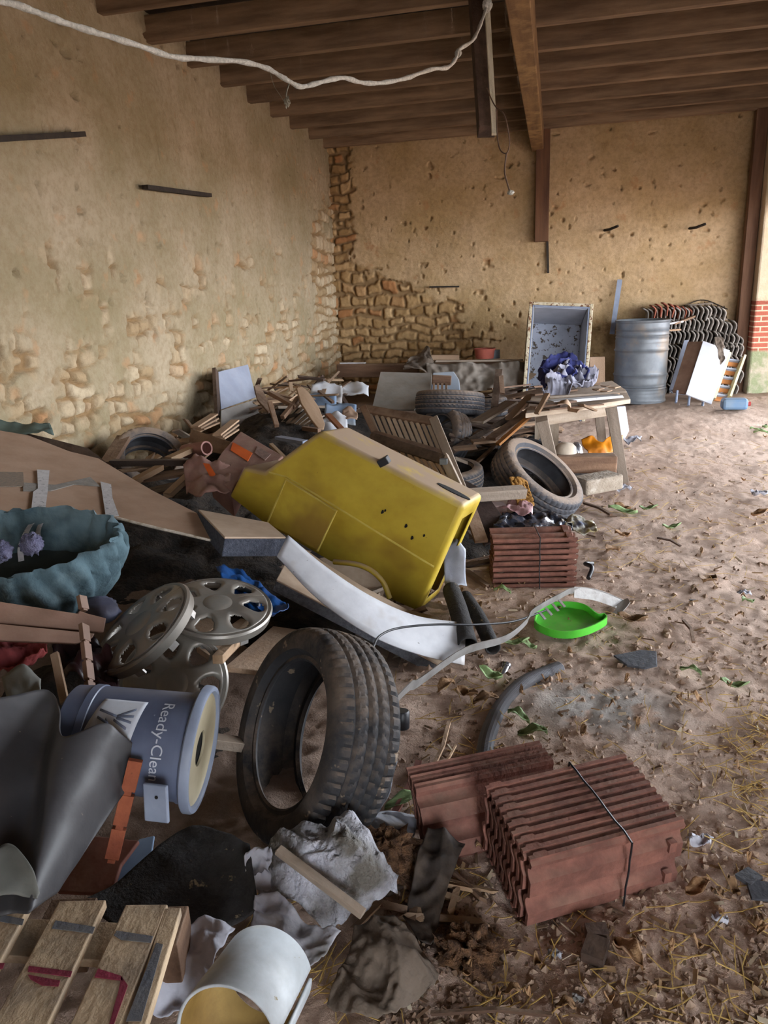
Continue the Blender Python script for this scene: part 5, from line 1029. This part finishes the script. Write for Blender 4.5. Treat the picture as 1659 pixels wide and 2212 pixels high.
# ---------------------------------------------------------------- rubble under the heap
def mound(name, pts, zs, m, lb, s=5, amp=.05, nu=50, nv=30, seed=0):
    pass
heap = MB()
mm_heap = mat('shade_dark_fines', '251e19', '15110e', sc=14, rough=1, bump=.8, dust=.12)  # near-black colour carries the deep shade under the rubbish
def hp(u, v):
    x = -2.9 + 3.4 * u; y = 1.35 + 7.6 * v
    z = float(gz(x, y))
    def bmp(cx, cy, rx, ry, h): return h * math.exp(-(((x - cx) / rx) ** 2 + ((y - cy) / ry) ** 2))
    h = bmp(-1.9, 5.6, .9, 1.2, .38) + bmp(-1.3, 7.2, 1.0, 1.0, .12) + bmp(-2.3, 3.6, .8, .9, .16) + bmp(-1.1, 2.9, .35, .4, .10) + bmp(-.75, 4.5, .4, .6, .22) + bmp(-.2, 6.2, .5, .5, .26) + bmp(-1.5, 1.95, .45, .35, .12) + bmp(-.6, 7.6, .8, .8, .06)
    return (x, y, z - .06 + h * 1.1 + .05 * fb(x, y, 0, 5, 3) * min(1, h * 8 + .1))
heap.grid(hp, 130, 260); obj('rubbish_heap', heap, mm_heap, None, 'heap of dirt and fines beneath the dumped rubbish, coloured black for the shade', 'heap', kind='stuff', smooth=80)
R2 = random.Random(21)
def hz_at(x, y):
    return hp((x + 2.9) / 3.4, (y - 1.35) / 7.6)[2]
# loose laths and boards in the heap behind the shell
def pile(n, box, m_, lens, lb, gr, nm, cat, z0=0, zs=.25, w=(.02, .07), t=(.01, .02), slope=.5, ang=None):
    for i in range(n):
        px, py = R2.uniform(box[0], box[1]), R2.uniform(box[2], box[3]); c = G(px, py, .28)
        if c.x < -2.85: c.x = -2.75
        zz = hz_at(c.x, c.y) if -2.9 < c.x < .5 and 1.35 < c.y < 8.9 else float(gz(c.x, c.y)); c.z = zz + z0 + R2.uniform(0, zs)
        L_ = R2.uniform(*lens); a = (R2.uniform(0, PI) if ang is None else R2.gauss(*ang)); d = Vector((math.cos(a), math.sin(a), R2.uniform(-slope, slope))).normalized()
        p0 = c - d * L_ / 2; p1 = c + d * L_ / 2
        for p in (p0, p1): p.x = max(p.x, WX + .08); p.z = max(p.z, .04); p.y = min(p.y, 10.2)
        mm = R2.choice(m_); tone = {'brownwood': 'brown', 'oldwood': 'tan'}.get('', {'grey_weathered_wood': 'grey', 'brown_old_wood': 'brown', 'dark_old_wood': 'dark', 'dusty_tan_wood': 'tan', 'pale_pine': 'pale'}[mm.name])
        lw = ('long ' if L_ > (lens[0] + lens[1]) / 2 else 'short ') + tone + ' ' + nm.replace('_', ' ') + ' ' + ('sloping, ' if abs(d.z) > .2 else 'lying flat, ') + where(px, py); lw = uniq(lw, px, py)
        b = MB(); b.bar(p0, p1, R2.uniform(*w), R2.uniform(*t), roll=R2.uniform(-.5, .5), jag=.02); o = obj(nm, b, mm, None, lw, cat, gr)
woods = [brownwood, oldwood, greywood, darkwood, pineedge, brownwood]
pile(60, (470, 740, 905, 965), woods, (.2, .7), 'loose broken lath in the tangle of wood round the broken chair', 'broken laths round the broken chair', 'broken_lath', 'lath', zs=.18, slope=.3)
pile(36, (560, 720, 880, 950), [brownwood, oldwood, darkwood, pineedge], (.15, .5), '', 'splintered slats round the broken chair', 'thin_lath', 'lath', zs=.3, z0=.08, slope=.7, w=(.015, .04))
pile(34, (1035, 1150, 880, 965), [brownwood, darkwood, oldwood, brownwood], (.4, 1.0), 'splintered brown plank in the pile left of the work table', 'splintered planks left of the table', 'splintered_plank', 'plank', zs=.25, w=(.04, .1), ang=(.6, .35), slope=.35)
pile(26, (1085, 1185, 845, 915), [brownwood, darkwood, oldwood, brownwood], (.3, .7), '', 'splintered planks heaped against the table', 'split_plank', 'plank', zs=.22, z0=.22, w=(.04, .1), ang=(.6, .5), slope=.35)
pile(18, (255, 440, 985, 1060), woods, (.25, .7), 'loose scrap of wood between the cardboard sheet and the left wall', 'wood scraps by the left wall', 'wood_scrap', 'wood scrap', zs=.15)
pile(16, (1000, 1130, 1060, 1150), [brownwood, oldwood, darkwood], (.15, .4), 'small wood scrap between the leaning dark board and the dusty tyre', 'wood scraps near the dark board', 'wood_scrap', 'wood scrap', zs=.08)
pile(16, (700, 930, 1180, 1300), [brownwood, darkwood, greywood], (.15, .4), 'small wood scrap under the yellow shell', 'wood scraps under the yellow shell', 'wood_scrap', 'wood scrap', zs=.04)
pile(22, (780, 1000, 1620, 1840), [brownwood, oldwood, darkwood, pineedge], (.06, .22), 'small broken stick between the big tyre and the clay tile bundle', 'broken sticks by the big tyre', 'broken_stick', 'stick', zs=.02, w=(.008, .022), t=(.006, .012), slope=.15)
# bigger named planks left of the table
for p_, q_, m_, lb, w_ in (((1030, 912, 5.9), (1105, 868, 6.3), greywood, 'broad grey plank rising behind the leaning dusty tyre', .12), ((1060, 948, 5.6), (1150, 885, 6.0), brownwood, 'dark plank crossing below the broad grey one', .09), ((1075, 960, 5.5), (1145, 898, 5.8), mat('orange_split_wood', 'b07838', '8a5626', sc=12, stretch=(.15, 1, 1)), 'freshly split orange brown plank left of the table', .04), ((1068, 880, 6.2), (1078, 800, 6.4), darkwood, 'dark splintered plank standing upright left of the table', .06), ((1085, 850, 6.2), (1082, 812, 6.3), brownwood, 'shorter splinter beside the dark upright plank', .04), ((1100, 905, 6.0), (1150, 850, 6.2), oldwood, 'rounded tan branch lying on the plank pile by the table', .07), ((1020, 955, 5.7), (1075, 950, 5.7), oldwood, 'short tan board below the standing tyre', .12), ((980, 970, 5.3), (1030, 965, 5.3), oldwood, 'pale board sticking out from behind the bench', .09), ((985, 990, 5.0), (1010, 1000, 5.0), greywood, 'thin pale stick above the low tyre', .015),
    ((690, 845, 6.6), (720, 870, 6.4), brownwood, 'dark stick leaning near the white papers', .03), ((720, 830, 6.8), (750, 875, 6.5), darkwood, 'dark lath leaning right of the white papers', .035), ((600, 880, 6.1), (760, 878, 6.4), greywood, 'long grey lath lying across the white papers', .04), ((582, 848, 6.1), (650, 885, 5.9), brownwood, 'brown board crossing behind the broken chair', .06), ((585, 960, 4.9), (625, 1000, 4.6), pineedge, 'pale bent lath behind the pink carton', .025), ((600, 945, 5.0), (660, 955, 4.9), graypl, 'grey metal blade shape lying above the yellow shell', .06), ((708, 895, 5.3), (745, 935, 5.0), mat('orange_brown_slat', '8e5c3c', '74482e', sc=10), 'reddish slat right of the broken chair back', .04)):
    scrap((p_, q_), m_, lb, 'plank', w=w_, t=.02)
# papers and white scraps
for x, y, d, sx, sy, m_, lb in ((705, 860, 6.6, .28, .20, white, 'white folded paper sheet standing near the back left corner'), (690, 880, 6.5, .3, .16, bluet, 'pale blue sheet under the white folded paper'), (735, 905, 6.0, .26, .2, bluet, 'pale blue white sheet right of the broken chair'), (720, 925, 5.7, .22, .16, white, 'white sheet below the pale blue one'), (765, 850, 7.4, .3, .14, white, 'white torn sheet near the brown beam'), (755, 905, 5.8, .12, .12, card, 'small square of tan carton on the white sheets'), (640, 905, 5.9, .12, .1, white, 'white scrap inside the broken chair'), (985, 1235, 3.5, .10, .16, mat('printed_paper', 'b4b8c4', 'a0a4b4', sc=10), 'folded pale printed paper behind the yellow shell end')):
    c = P(x, y, d); e = [c + cv(-sx / 2, sy / 2, -.08), c + cv(0, sy / 2 + .02, -.1), c + cv(sx / 2, sy * .4, -.06)]; f = [c + cv(-sx / 2, -sy / 2, .05), c + cv(0, -sy / 2, .07), c + cv(sx / 2, -sy / 2, .06)]
    single('paper_sheet', cloth(e, f, 12, 10, amp=.04, s=4, seed=x), m_, lb, 'paper', smooth=60, sol=.003)
b = blob(P(1340, 1350, 3.3) * 1, (.045, .03, .03), 4, .5, 3); single('orange_peel_clump', b, mat('orange_brown_lump', '9c6a3c', '7c4e2a', sc=20, bump=.6), 'orange brown crumbling lump right of the green tray', 'lump', smooth=80) if 0 else None
# leaves and lumps on the earth
def leaf(px, py, L_, w_, a, m_, lb, gr=None, z=.02):
    c = G(px, py, z); c.z = float(gz(c.x, c.y)) + .012; ca, sa = math.cos(a), math.sin(a); b = MB(); sd_ = px * .37
    def fn(u, v):
        x = (u - .5) * L_; hw = w_ * .5 * math.sin(PI * min(1, max(0, u)) ** .8) ** .8 + .0005; y = (v - .5) * 2 * hw
        zz = abs(v - .5) * w_ * .5 + .012 * math.sin(u * 5 + sd_) + .004 * math.sin(v * 9 + u * 14 + sd_) + .01
        return c + Vector((x * ca - y * sa, x * sa + y * ca, zz))
    b.grid(fn, 10, 6); return single('leaf', b, m_, lb, 'leaf', smooth=80, sol=.0008, group=gr)
for px, py, L_, w_, a, m_, lb in (
    (1060, 1480, .11, .06, 2.6, leafg, 'broad green leaf left of the shiny metal cylinder'), (1110, 1405, .13, .04, .2, leafg, 'pale green leaf in front of the dark pipes'), (1140, 1408, .08, .04, -.3, leafg, 'green leaf at the near end of the green tray'),
    (1065, 1670, .10, .07, .7, leafg, 'pale green leaf on the near end of the corrugated hose'), (1085, 1290, .09, .04, -.2, leafg, 'green leaf in front of the strapped tile stack'), (1490, 1468, .09, .035, -.7, leafg, 'green leaf on the open earth right of the slate'),
    (1585, 1493, .1, .04, -.1, leafg, 'pale green leaf near the right picture edge'), (1150, 1595, .1, .05, .1, leafg, 'curled green leaf right of the hose bend'), (1120, 1565, .09, .04, -.5, leafg, 'green leaf against the hose bend'), (1345, 1108, .2, .08, -.4, leafg, 'long pale green leaf right of the leaning dusty tyre'),
    (1400, 1105, .12, .05, .1, leafg, 'pale leaf on the earth far right of the dusty tyre'), (880, 1745, .14, .05, .5, leafg, 'pale green leaf blade between the big tyre and the tiles'), (1445, 1820, .05, .05, .9, leafg, 'green leaf at the right end of the clay tile bundle'), (1450, 1145, .12, .05, .3, leafg, 'faint green leaf in the middle of the earth floor'), (1615, 1310, .08, .04, .6, leafg, 'green leaf by the right edge beyond the earth patch'),
    (1632, 936, .14, .06, .4, leafg, 'leftmost leaf of the green tuft at the far right edge'), (1645, 941, .16, .06, -.6, leafg, 'nearest leaf of the green tuft at the far right edge'), (1652, 932, .14, .06, 1.3, leafg, 'farthest leaf of the green tuft at the far right edge')):
    leaf(px, py, L_, w_, a, m_, lb)
for px, py, L_, w_, a, lb in ((1365, 1355, .13, .07, -.2, 'large curled orange brown leaf right of the green tray'), (1325, 1195, .12, .08, .8, 'orange brown leaf halfway to the strapped tiles'), (1345, 1160, .1, .07, .2, 'rusty leaf beyond the orange one'), (1345, 1100, .12, .07, -.5, 'brown leaf beside the long green one'), (1355, 2080, .09, .05, -.9, 'curled grey brown leaf in front of the clay tiles'), (1505, 1940, .07, .04, .5, 'brown leaf right of the tile bundle'), (1050, 1530, .1, .05, .4, 'dry brown leaf left of the hose'), (1010, 1515, .1, .06, -.6, 'dry leaf below the aluminium strip'), (965, 1500, .09, .05, .9, 'dark dry leaf near the black cap'), (1030, 1330, .1, .05, 1.2, 'dry brown leaf by the dark pipes'), (1240, 1700, .07, .04, .4, 'dry leaf behind the clay tile bundle'), (1640, 1120, .12, .07, .3, 'dark leaf at the right edge of the floor'), (1530, 1265, .14, .09, 1.0, 'dark brown clod like leaf on the open earth')):
    leaf(px, py, L_, w_, a, leafb, lb)
for i in range(90):
    px, py = R2.uniform(860, 1659), R2.uniform(930, 2200)
    if 1040 < px < 1450 and 1620 < py < 1960: continue
    if px < 960 + (py > 1500) * -60 and py < 1900: continue
    s_ = R2.uniform(.02, .05); leaf(px, py, s_, s_ * .5, R2.uniform(0, 6), leafb, uniq(('tiny ' if s_ < .03 else 'small ' if s_ < .04 else 'larger ') + 'dry leaf fragment ' + where(px, py), px, py), 'dry leaf fragments on the earth floor')
for px, py, s_, lb in ((1228, 908, .10, 'crumpled white plastic scrap on the open earth near the drum'), (1608, 1286, .05, 'small white scrap near the right edge of the floor'), (1497, 1302, .025, 'tiny white chip on the open earth'), (1640, 1075, .09, 'white scrap at the right edge level with the dusty tyre'), (1345, 1058, .10, 'white crumpled bits right of the pale stone block'), (1365, 966, .14, 'pale scrap beside the white canister'), (1250, 2150, .02, 'tiny white chip near the bottom twig'), (1200, 2050, .025, 'small white chip in front of the clay tile bundle'), (1510, 1835, .05, 'pale papery scrap right of the clay tile bundle'), (1555, 1990, .03, 'small grey white scrap at the lower right'), (1470, 880, .18, 'white torn strip on the ground before the cabinet'), (1540, 882, .16, 'pale flat scrap between the cabinet and the jerrycan')):
    s_ *= .65; c = G(px, py, .03); c.z = float(gz(c.x, c.y)) + s_ * .25; e = [c + Vector((-s_, s_ * .5, 0)), c + Vector((0, s_ * .7, 0)), c + Vector((s_, s_ * .4, 0))]; f_ = [c + Vector((-s_, -s_ * .5, 0)), c + Vector((0, -s_ * .5, 0)), c + Vector((s_ * .8, -s_ * .6, 0))]
    single('white_scrap', cloth(e, f_, 10, 8, amp=s_ * .5, s=1.2 / s_, seed=px), MATS['dirty_white_cloth'], lb, 'scrap', smooth=60, sol=.001)
b = MB(); c = G(1270, 1240, .04); b.tube(curve([c + Vector((0, -.06, 0)), c + Vector((.02, .02, .03)), c + Vector((-.01, .10, .02)), c + Vector((.03, .16, 0))], 6), .012, 8); single('black_plug_lead', b, blackp, 'short black plug lead right of the strapped tile stack', 'lead', smooth=60)
# bark pieces and stick
for (p_, q_, m_, lb, w_, t_2) in (((1278, 2080), (1285, 2010), darkwood, 'dark chunk of bark in front of the clay tile bundle', .05, .03), ((1475, 1350), (1497, 1400), brownwood, 'short curved stick on the open earth', .012, .01), ((1420, 1165), (1470, 1180), darkwood, 'dark twig beyond the green tray', .012, .01), ((1262, 1085), (1320, 1115), brownwood, 'long twig in front of the leaning dusty tyre', .02, .015), ((850, 1770), (905, 1650), mat('reddish_stick', '8a5c50', '70463c', sc=10), 'reddish flat stick right of the cloudy film', .02, .01), ((925, 1690), (970, 1575), oldwood, 'bent tan twig between tyre and hose', .012, .01), ((940, 1680), (985, 1620), pineedge, 'thin pale twig beside the bent tan one', .006, .006), ((930, 2190), (1190, 2190), brownwood, 'thin dark twig along the bottom edge', .008, .008), ((1645, 1960), (1600, 1905), slate, 'dark folded plastic bit at the right edge', .05, .01)):
    a = G(*p_, .03); c = G(*q_, .03)
    for k in (a, c): k.z = float(gz(k.x, k.y)) + .02
    mid = a.lerp(c, .5) + Vector((.012, .008, .006)); b = MB(); b.bar(a, mid, w_, t_2, jag=.002); b.bar(mid, c, w_, t_2, jag=.002); single('stick', b, m_, lb, 'stick')
# straw, crumbs (uncountable)
def scatter(n, region, fn):
    k = 0
    while k < n:
        px, py = R2.uniform(region[0], region[1]), R2.uniform(region[2], region[3]); g = G(px, py, .02); fn(g, px, py); k += 1
st = MB()
def straw1(g, px, py, L0=.025, L1=.11):
    L_ = R2.uniform(L0, L1); a = R2.uniform(0, PI); z = float(gz(g.x, g.y)) + .008; d = Vector((math.cos(a), math.sin(a), R2.uniform(-.1, .25))) * L_ / 2; c = Vector((g.x, g.y, z + abs(d.z)))
    k = d.cross(Vector((0, 0, 1))) * R2.uniform(-.25, .25); st.bar(c - d, c + k, .0022, .0015); st.bar(c + k, c + d, .0022, .0015)
def dens(n, box, test=lambda x, y: True, **k):
    i = 0
    while i < n:
        px, py = R2.uniform(box[0], box[1]), R2.uniform(box[2], box[3])
        if not test(px, py): continue
        straw1(G(px, py, .02), px, py, **k); i += 1
dens(110, (1000, 1700, 1950, 2240)); dens(80, (1480, 1700, 1500, 1950)); dens(130, (1000, 1700, 1250, 1700)); dens(260, (1240, 1700, 930, 1250), L0=.04, L1=.15); dens(90, (1600, 1700, 1560, 1800)); dens(70, (830, 1050, 1480, 1950)); dens(60, (500, 900, 1900, 2200))
obj('loose_straw', st, straw_m, None, 'loose straw stalks scattered over the earth floor', 'straw', kind='stuff')
cr = MB()
def crumb(g, s_):
    z = float(gz(g.x, g.y)); c = Vector((g.x, g.y, z + s_ * .15)); rr = Matrix.Rotation(R2.uniform(0, 6), 3, 'Z') @ Matrix.Rotation(R2.uniform(0, 6), 3, 'X')
    ph = [Vector((1, 0, 0)), Vector((-1, 0, 0)), Vector((0, 1, 0)), Vector((0, -1, 0)), Vector((0, 0, 1)), Vector((0, 0, -1))]
    vs = [c + (rr @ (p * s_ * R2.uniform(.35, 1.0))) * 1 for p in ph]; cr.add(vs, [(0, 2, 4), (2, 1, 4), (1, 3, 4), (3, 0, 4), (2, 0, 5), (1, 2, 5), (3, 1, 5), (0, 3, 5)])
for i in range(4600):
    px = R2.uniform(820, 1700); py = 2230 - 1250 * R2.random() ** 1.25
    crumb(G(px, py, .02), R2.choice((.003, .004, .005, .007, .010, .014)) * (1 if py > 1500 else 1.4))
obj('earth_crumbs', cr, mat('earth_crumbs', 'bda590', '997f6b', sc=3, var=0, bump=.3, lo=.3, hi=.7, c3='7c6350'), None, 'crumbs and clods of dry earth lying on the floor', 'earth', kind='stuff')
chp = MB()
for i in range(520):
    px = R2.uniform(860, 1690); py = 2220 - 1270 * R2.random() ** 1.1; g = G(px, py, .02); z = float(gz(g.x, g.y)) + .006; a = R2.uniform(0, PI); L_ = R2.uniform(.01, .04) * (1 if py > 1400 else 1.6)
    d = Vector((math.cos(a), math.sin(a), R2.uniform(-.2, .3))) * L_ / 2; c = Vector((g.x, g.y, z)); chp.bar(c - d, c + d, R2.uniform(.004, .012), .002, roll=R2.uniform(-.8, .8), jag=.003)
obj('wood_shreds', chp, mat('wood_shreds', 'a0825f', '5f4632', sc=2, bump=0, lo=.45, hi=.55, c3='c2b49c'), None, 'shreds of wood and dry leaf mixed into the earth', 'shreds', kind='stuff')
# crumbs over the left foreground mat
fm = MB()
for i in range(500):
    px = R2.uniform(330, 560); py = R2.uniform(1880, 2030); p = G(px, py, .165); fm.box(p, (.004, .002, .002), Matrix.Rotation(R2.uniform(0, 3), 3, 'Z'))
obj('mat_crumbs', fm, straw_m, None, 'pale crumbs lying on the black mat', 'crumbs', kind='stuff') if 0 else None
# ---------------------------------------------------------------- hanging things and wall irons
b = MB(); p0 = P(1030, -30, 4.9); p1 = P(1052, 285, 4.6); d_ = (p0 - p1).normalized(); tz = (3.45 - p1.z) / d_.z
hp_ = thing('hanging_timber', 'dark timber hanging down from the roof beside the big beam', 'timber', p1)
b.bar(p1, p1 + d_ * tz, .11, .10, up=tuple(cv(0, 0, 1))); obj('timber', b, darkwood, hp_, bev=.004)
b = MB(); q0 = P(1052, 10, 4.5); q1 = P(1068, 290, 4.42); dd = (q0 - q1).normalized(); b.bar(q1, q1 + dd * ((3.45 - q1.z) / dd.z), .03, .025, up=tuple(cv(0, 0, 1)), w2=.03); obj('pale_batten', b, mat('pale_dusty_batten', 'd0c8b4', 'b0a890', sc=20, stretch=(.2, 1, 1), bump=.4), hp_, 'pale dusty batten nailed to its side')
pts = [P(-40, -5, 1.9), P(40, 12, 2.0), P(120, 42, 2.1), P(200, 68, 2.2), P(290, 95, 2.35), P(370, 122, 2.5), P(430, 127, 2.6), P(520, 133, 2.75), P(575, 147, 2.85), P(615, 170, 2.9), P(650, 187, 2.95), P(690, 178, 3.0), P(740, 168, 3.1), P(785, 179, 3.2), P(830, 178, 3.3), P(880, 168, 3.45), P(930, 150, 3.6), P(968, 145, 3.75), P(985, 125, 3.85), P(990, 108, 3.9), P(1020, 88, 4.0), P(1035, 60, 4.2), P(1048, 25, 4.35), P(1052, 8, 4.4)]
b = MB(); c_ = curve(pts, 8); b.tube([p + Vector((rnd.uniform(-1, 1), rnd.uniform(-1, 1), rnd.uniform(-1, 1))) * .0008 for p in c_], [.0095 + .0015 * math.sin(i * .9) for i in range(len(c_))], 8); rope = single('rope', b, rope_m, 'dusty grey white rope sagging across the top of the barn to the hanging timber', 'rope', smooth=60)
for x, y, d, r_ in ((990, 115, 3.9, .016), (1052, 12, 4.38, .028)):
    o = obj('knot', blob(P(x, y, d), (r_, r_, r_ * 1.2), 2, .4, 3), rope_m, rope, smooth=80)
b = MB(); tw_ = mat('rusty_wire', '6b5444', '524034', sc=20, rough=.9)
b.tube(curve([P(1052, 190, 4.4), P(1062, 215, 4.4), P(1072, 232, 4.35), P(1090, 250, 4.3), P(1100, 300, 4.3), P(1098, 325, 4.3), P(1092, 332, 4.3), P(1080, 322, 4.32), P(1074, 290, 4.34), P(1072, 235, 4.36)], 6), .004, 5)
b.tube(curve([P(1094, 330, 4.3), P(1090, 370, 4.28), P(1097, 400, 4.27), P(1102, 415, 4.26)], 6), .005, 5); wl = single('wire_loop', b, tw_, 'thin rusty wire loop dangling from the hanging timber', 'wire', smooth=60)
obj('end_knot', blob(P(1103, 416, 4.26), (.018, .012, .012), 7, .5, 3), rope_m, wl, 'pale knot', smooth=80)
b = MB(); cwm = mat('dusty_cobweb', '8a8474', '6c6656', sc=20, rough=1)
b.tube(curve([P(583, 155, 2.86), P(592, 185, 2.84), P(608, 210, 2.82), P(618, 228, 2.82)], 5), .0012, 4); b.tube(curve([P(624, 182, 2.9), P(618, 205, 2.84), P(622, 230, 2.82)], 5), .003, 4); b.merge(blob(P(620, 220, 2.82), (.012, .008, .018), 4, .6, 4, 14, 10)); single('cobweb', b, cwm, 'dusty cobweb clump hanging from the sagging rope', 'cobweb')
def onx(px, py, X): r = _ray(px, py); t = X / r[0]; return Vector((r[0] * t, r[1] * t, r[2] * t + EYE))
for a_, c_, lb in (((-60, 303), (178, 290), 'dark iron flat bar fixed on the left wall at the picture edge'), ((313, 404), (452, 422), 'shorter dark iron bar on the left wall, nearer the corner')):
    b = MB(); b.bar(onx(*a_, WX + .06), onx(*c_, WX + .06), .05, .03, up=(0, 0, 1)); single('iron_bar', b, iron, lb, 'iron bar')
b = MB(); b.bar(ony(928, 620, BY - .06), ony(992, 619, BY - .06), .04, .02); single('iron_bar', b, iron, 'small dark iron bar on the back wall above the bare stones', 'iron bar')
for x, y, lb in ((1316, 497, 'iron hook end sticking out of the back wall, the left of two'), (1500, 493, 'iron hook end sticking out of the back wall, the right of two')):
    a = ony(x, y, BY); b = MB(); b.tube([a + Vector((-.06, 0, 0)), a + Vector((0, -.12, .0)), a + Vector((.09, -.2, .03))], .016, 6); single('iron_hook', b, iron, lb, 'hook')
b = MB(); a = ony(1181, 475, BY - .03); b.bar(a, ony(1184, 590, BY - .03), .03, .02, up=(0, 1, 0)); single('iron_rod', b, iron, 'thin dark rod hanging below the post on the back wall', 'rod')
b = MB(); b.bar(P(1643, 262, 9.6), P(1627, 400, 9.6), .05, .04, up=(0, 1, 0)); single('post_iron', b, iron, 'dark iron strap on the wooden post at the right', 'iron strap')
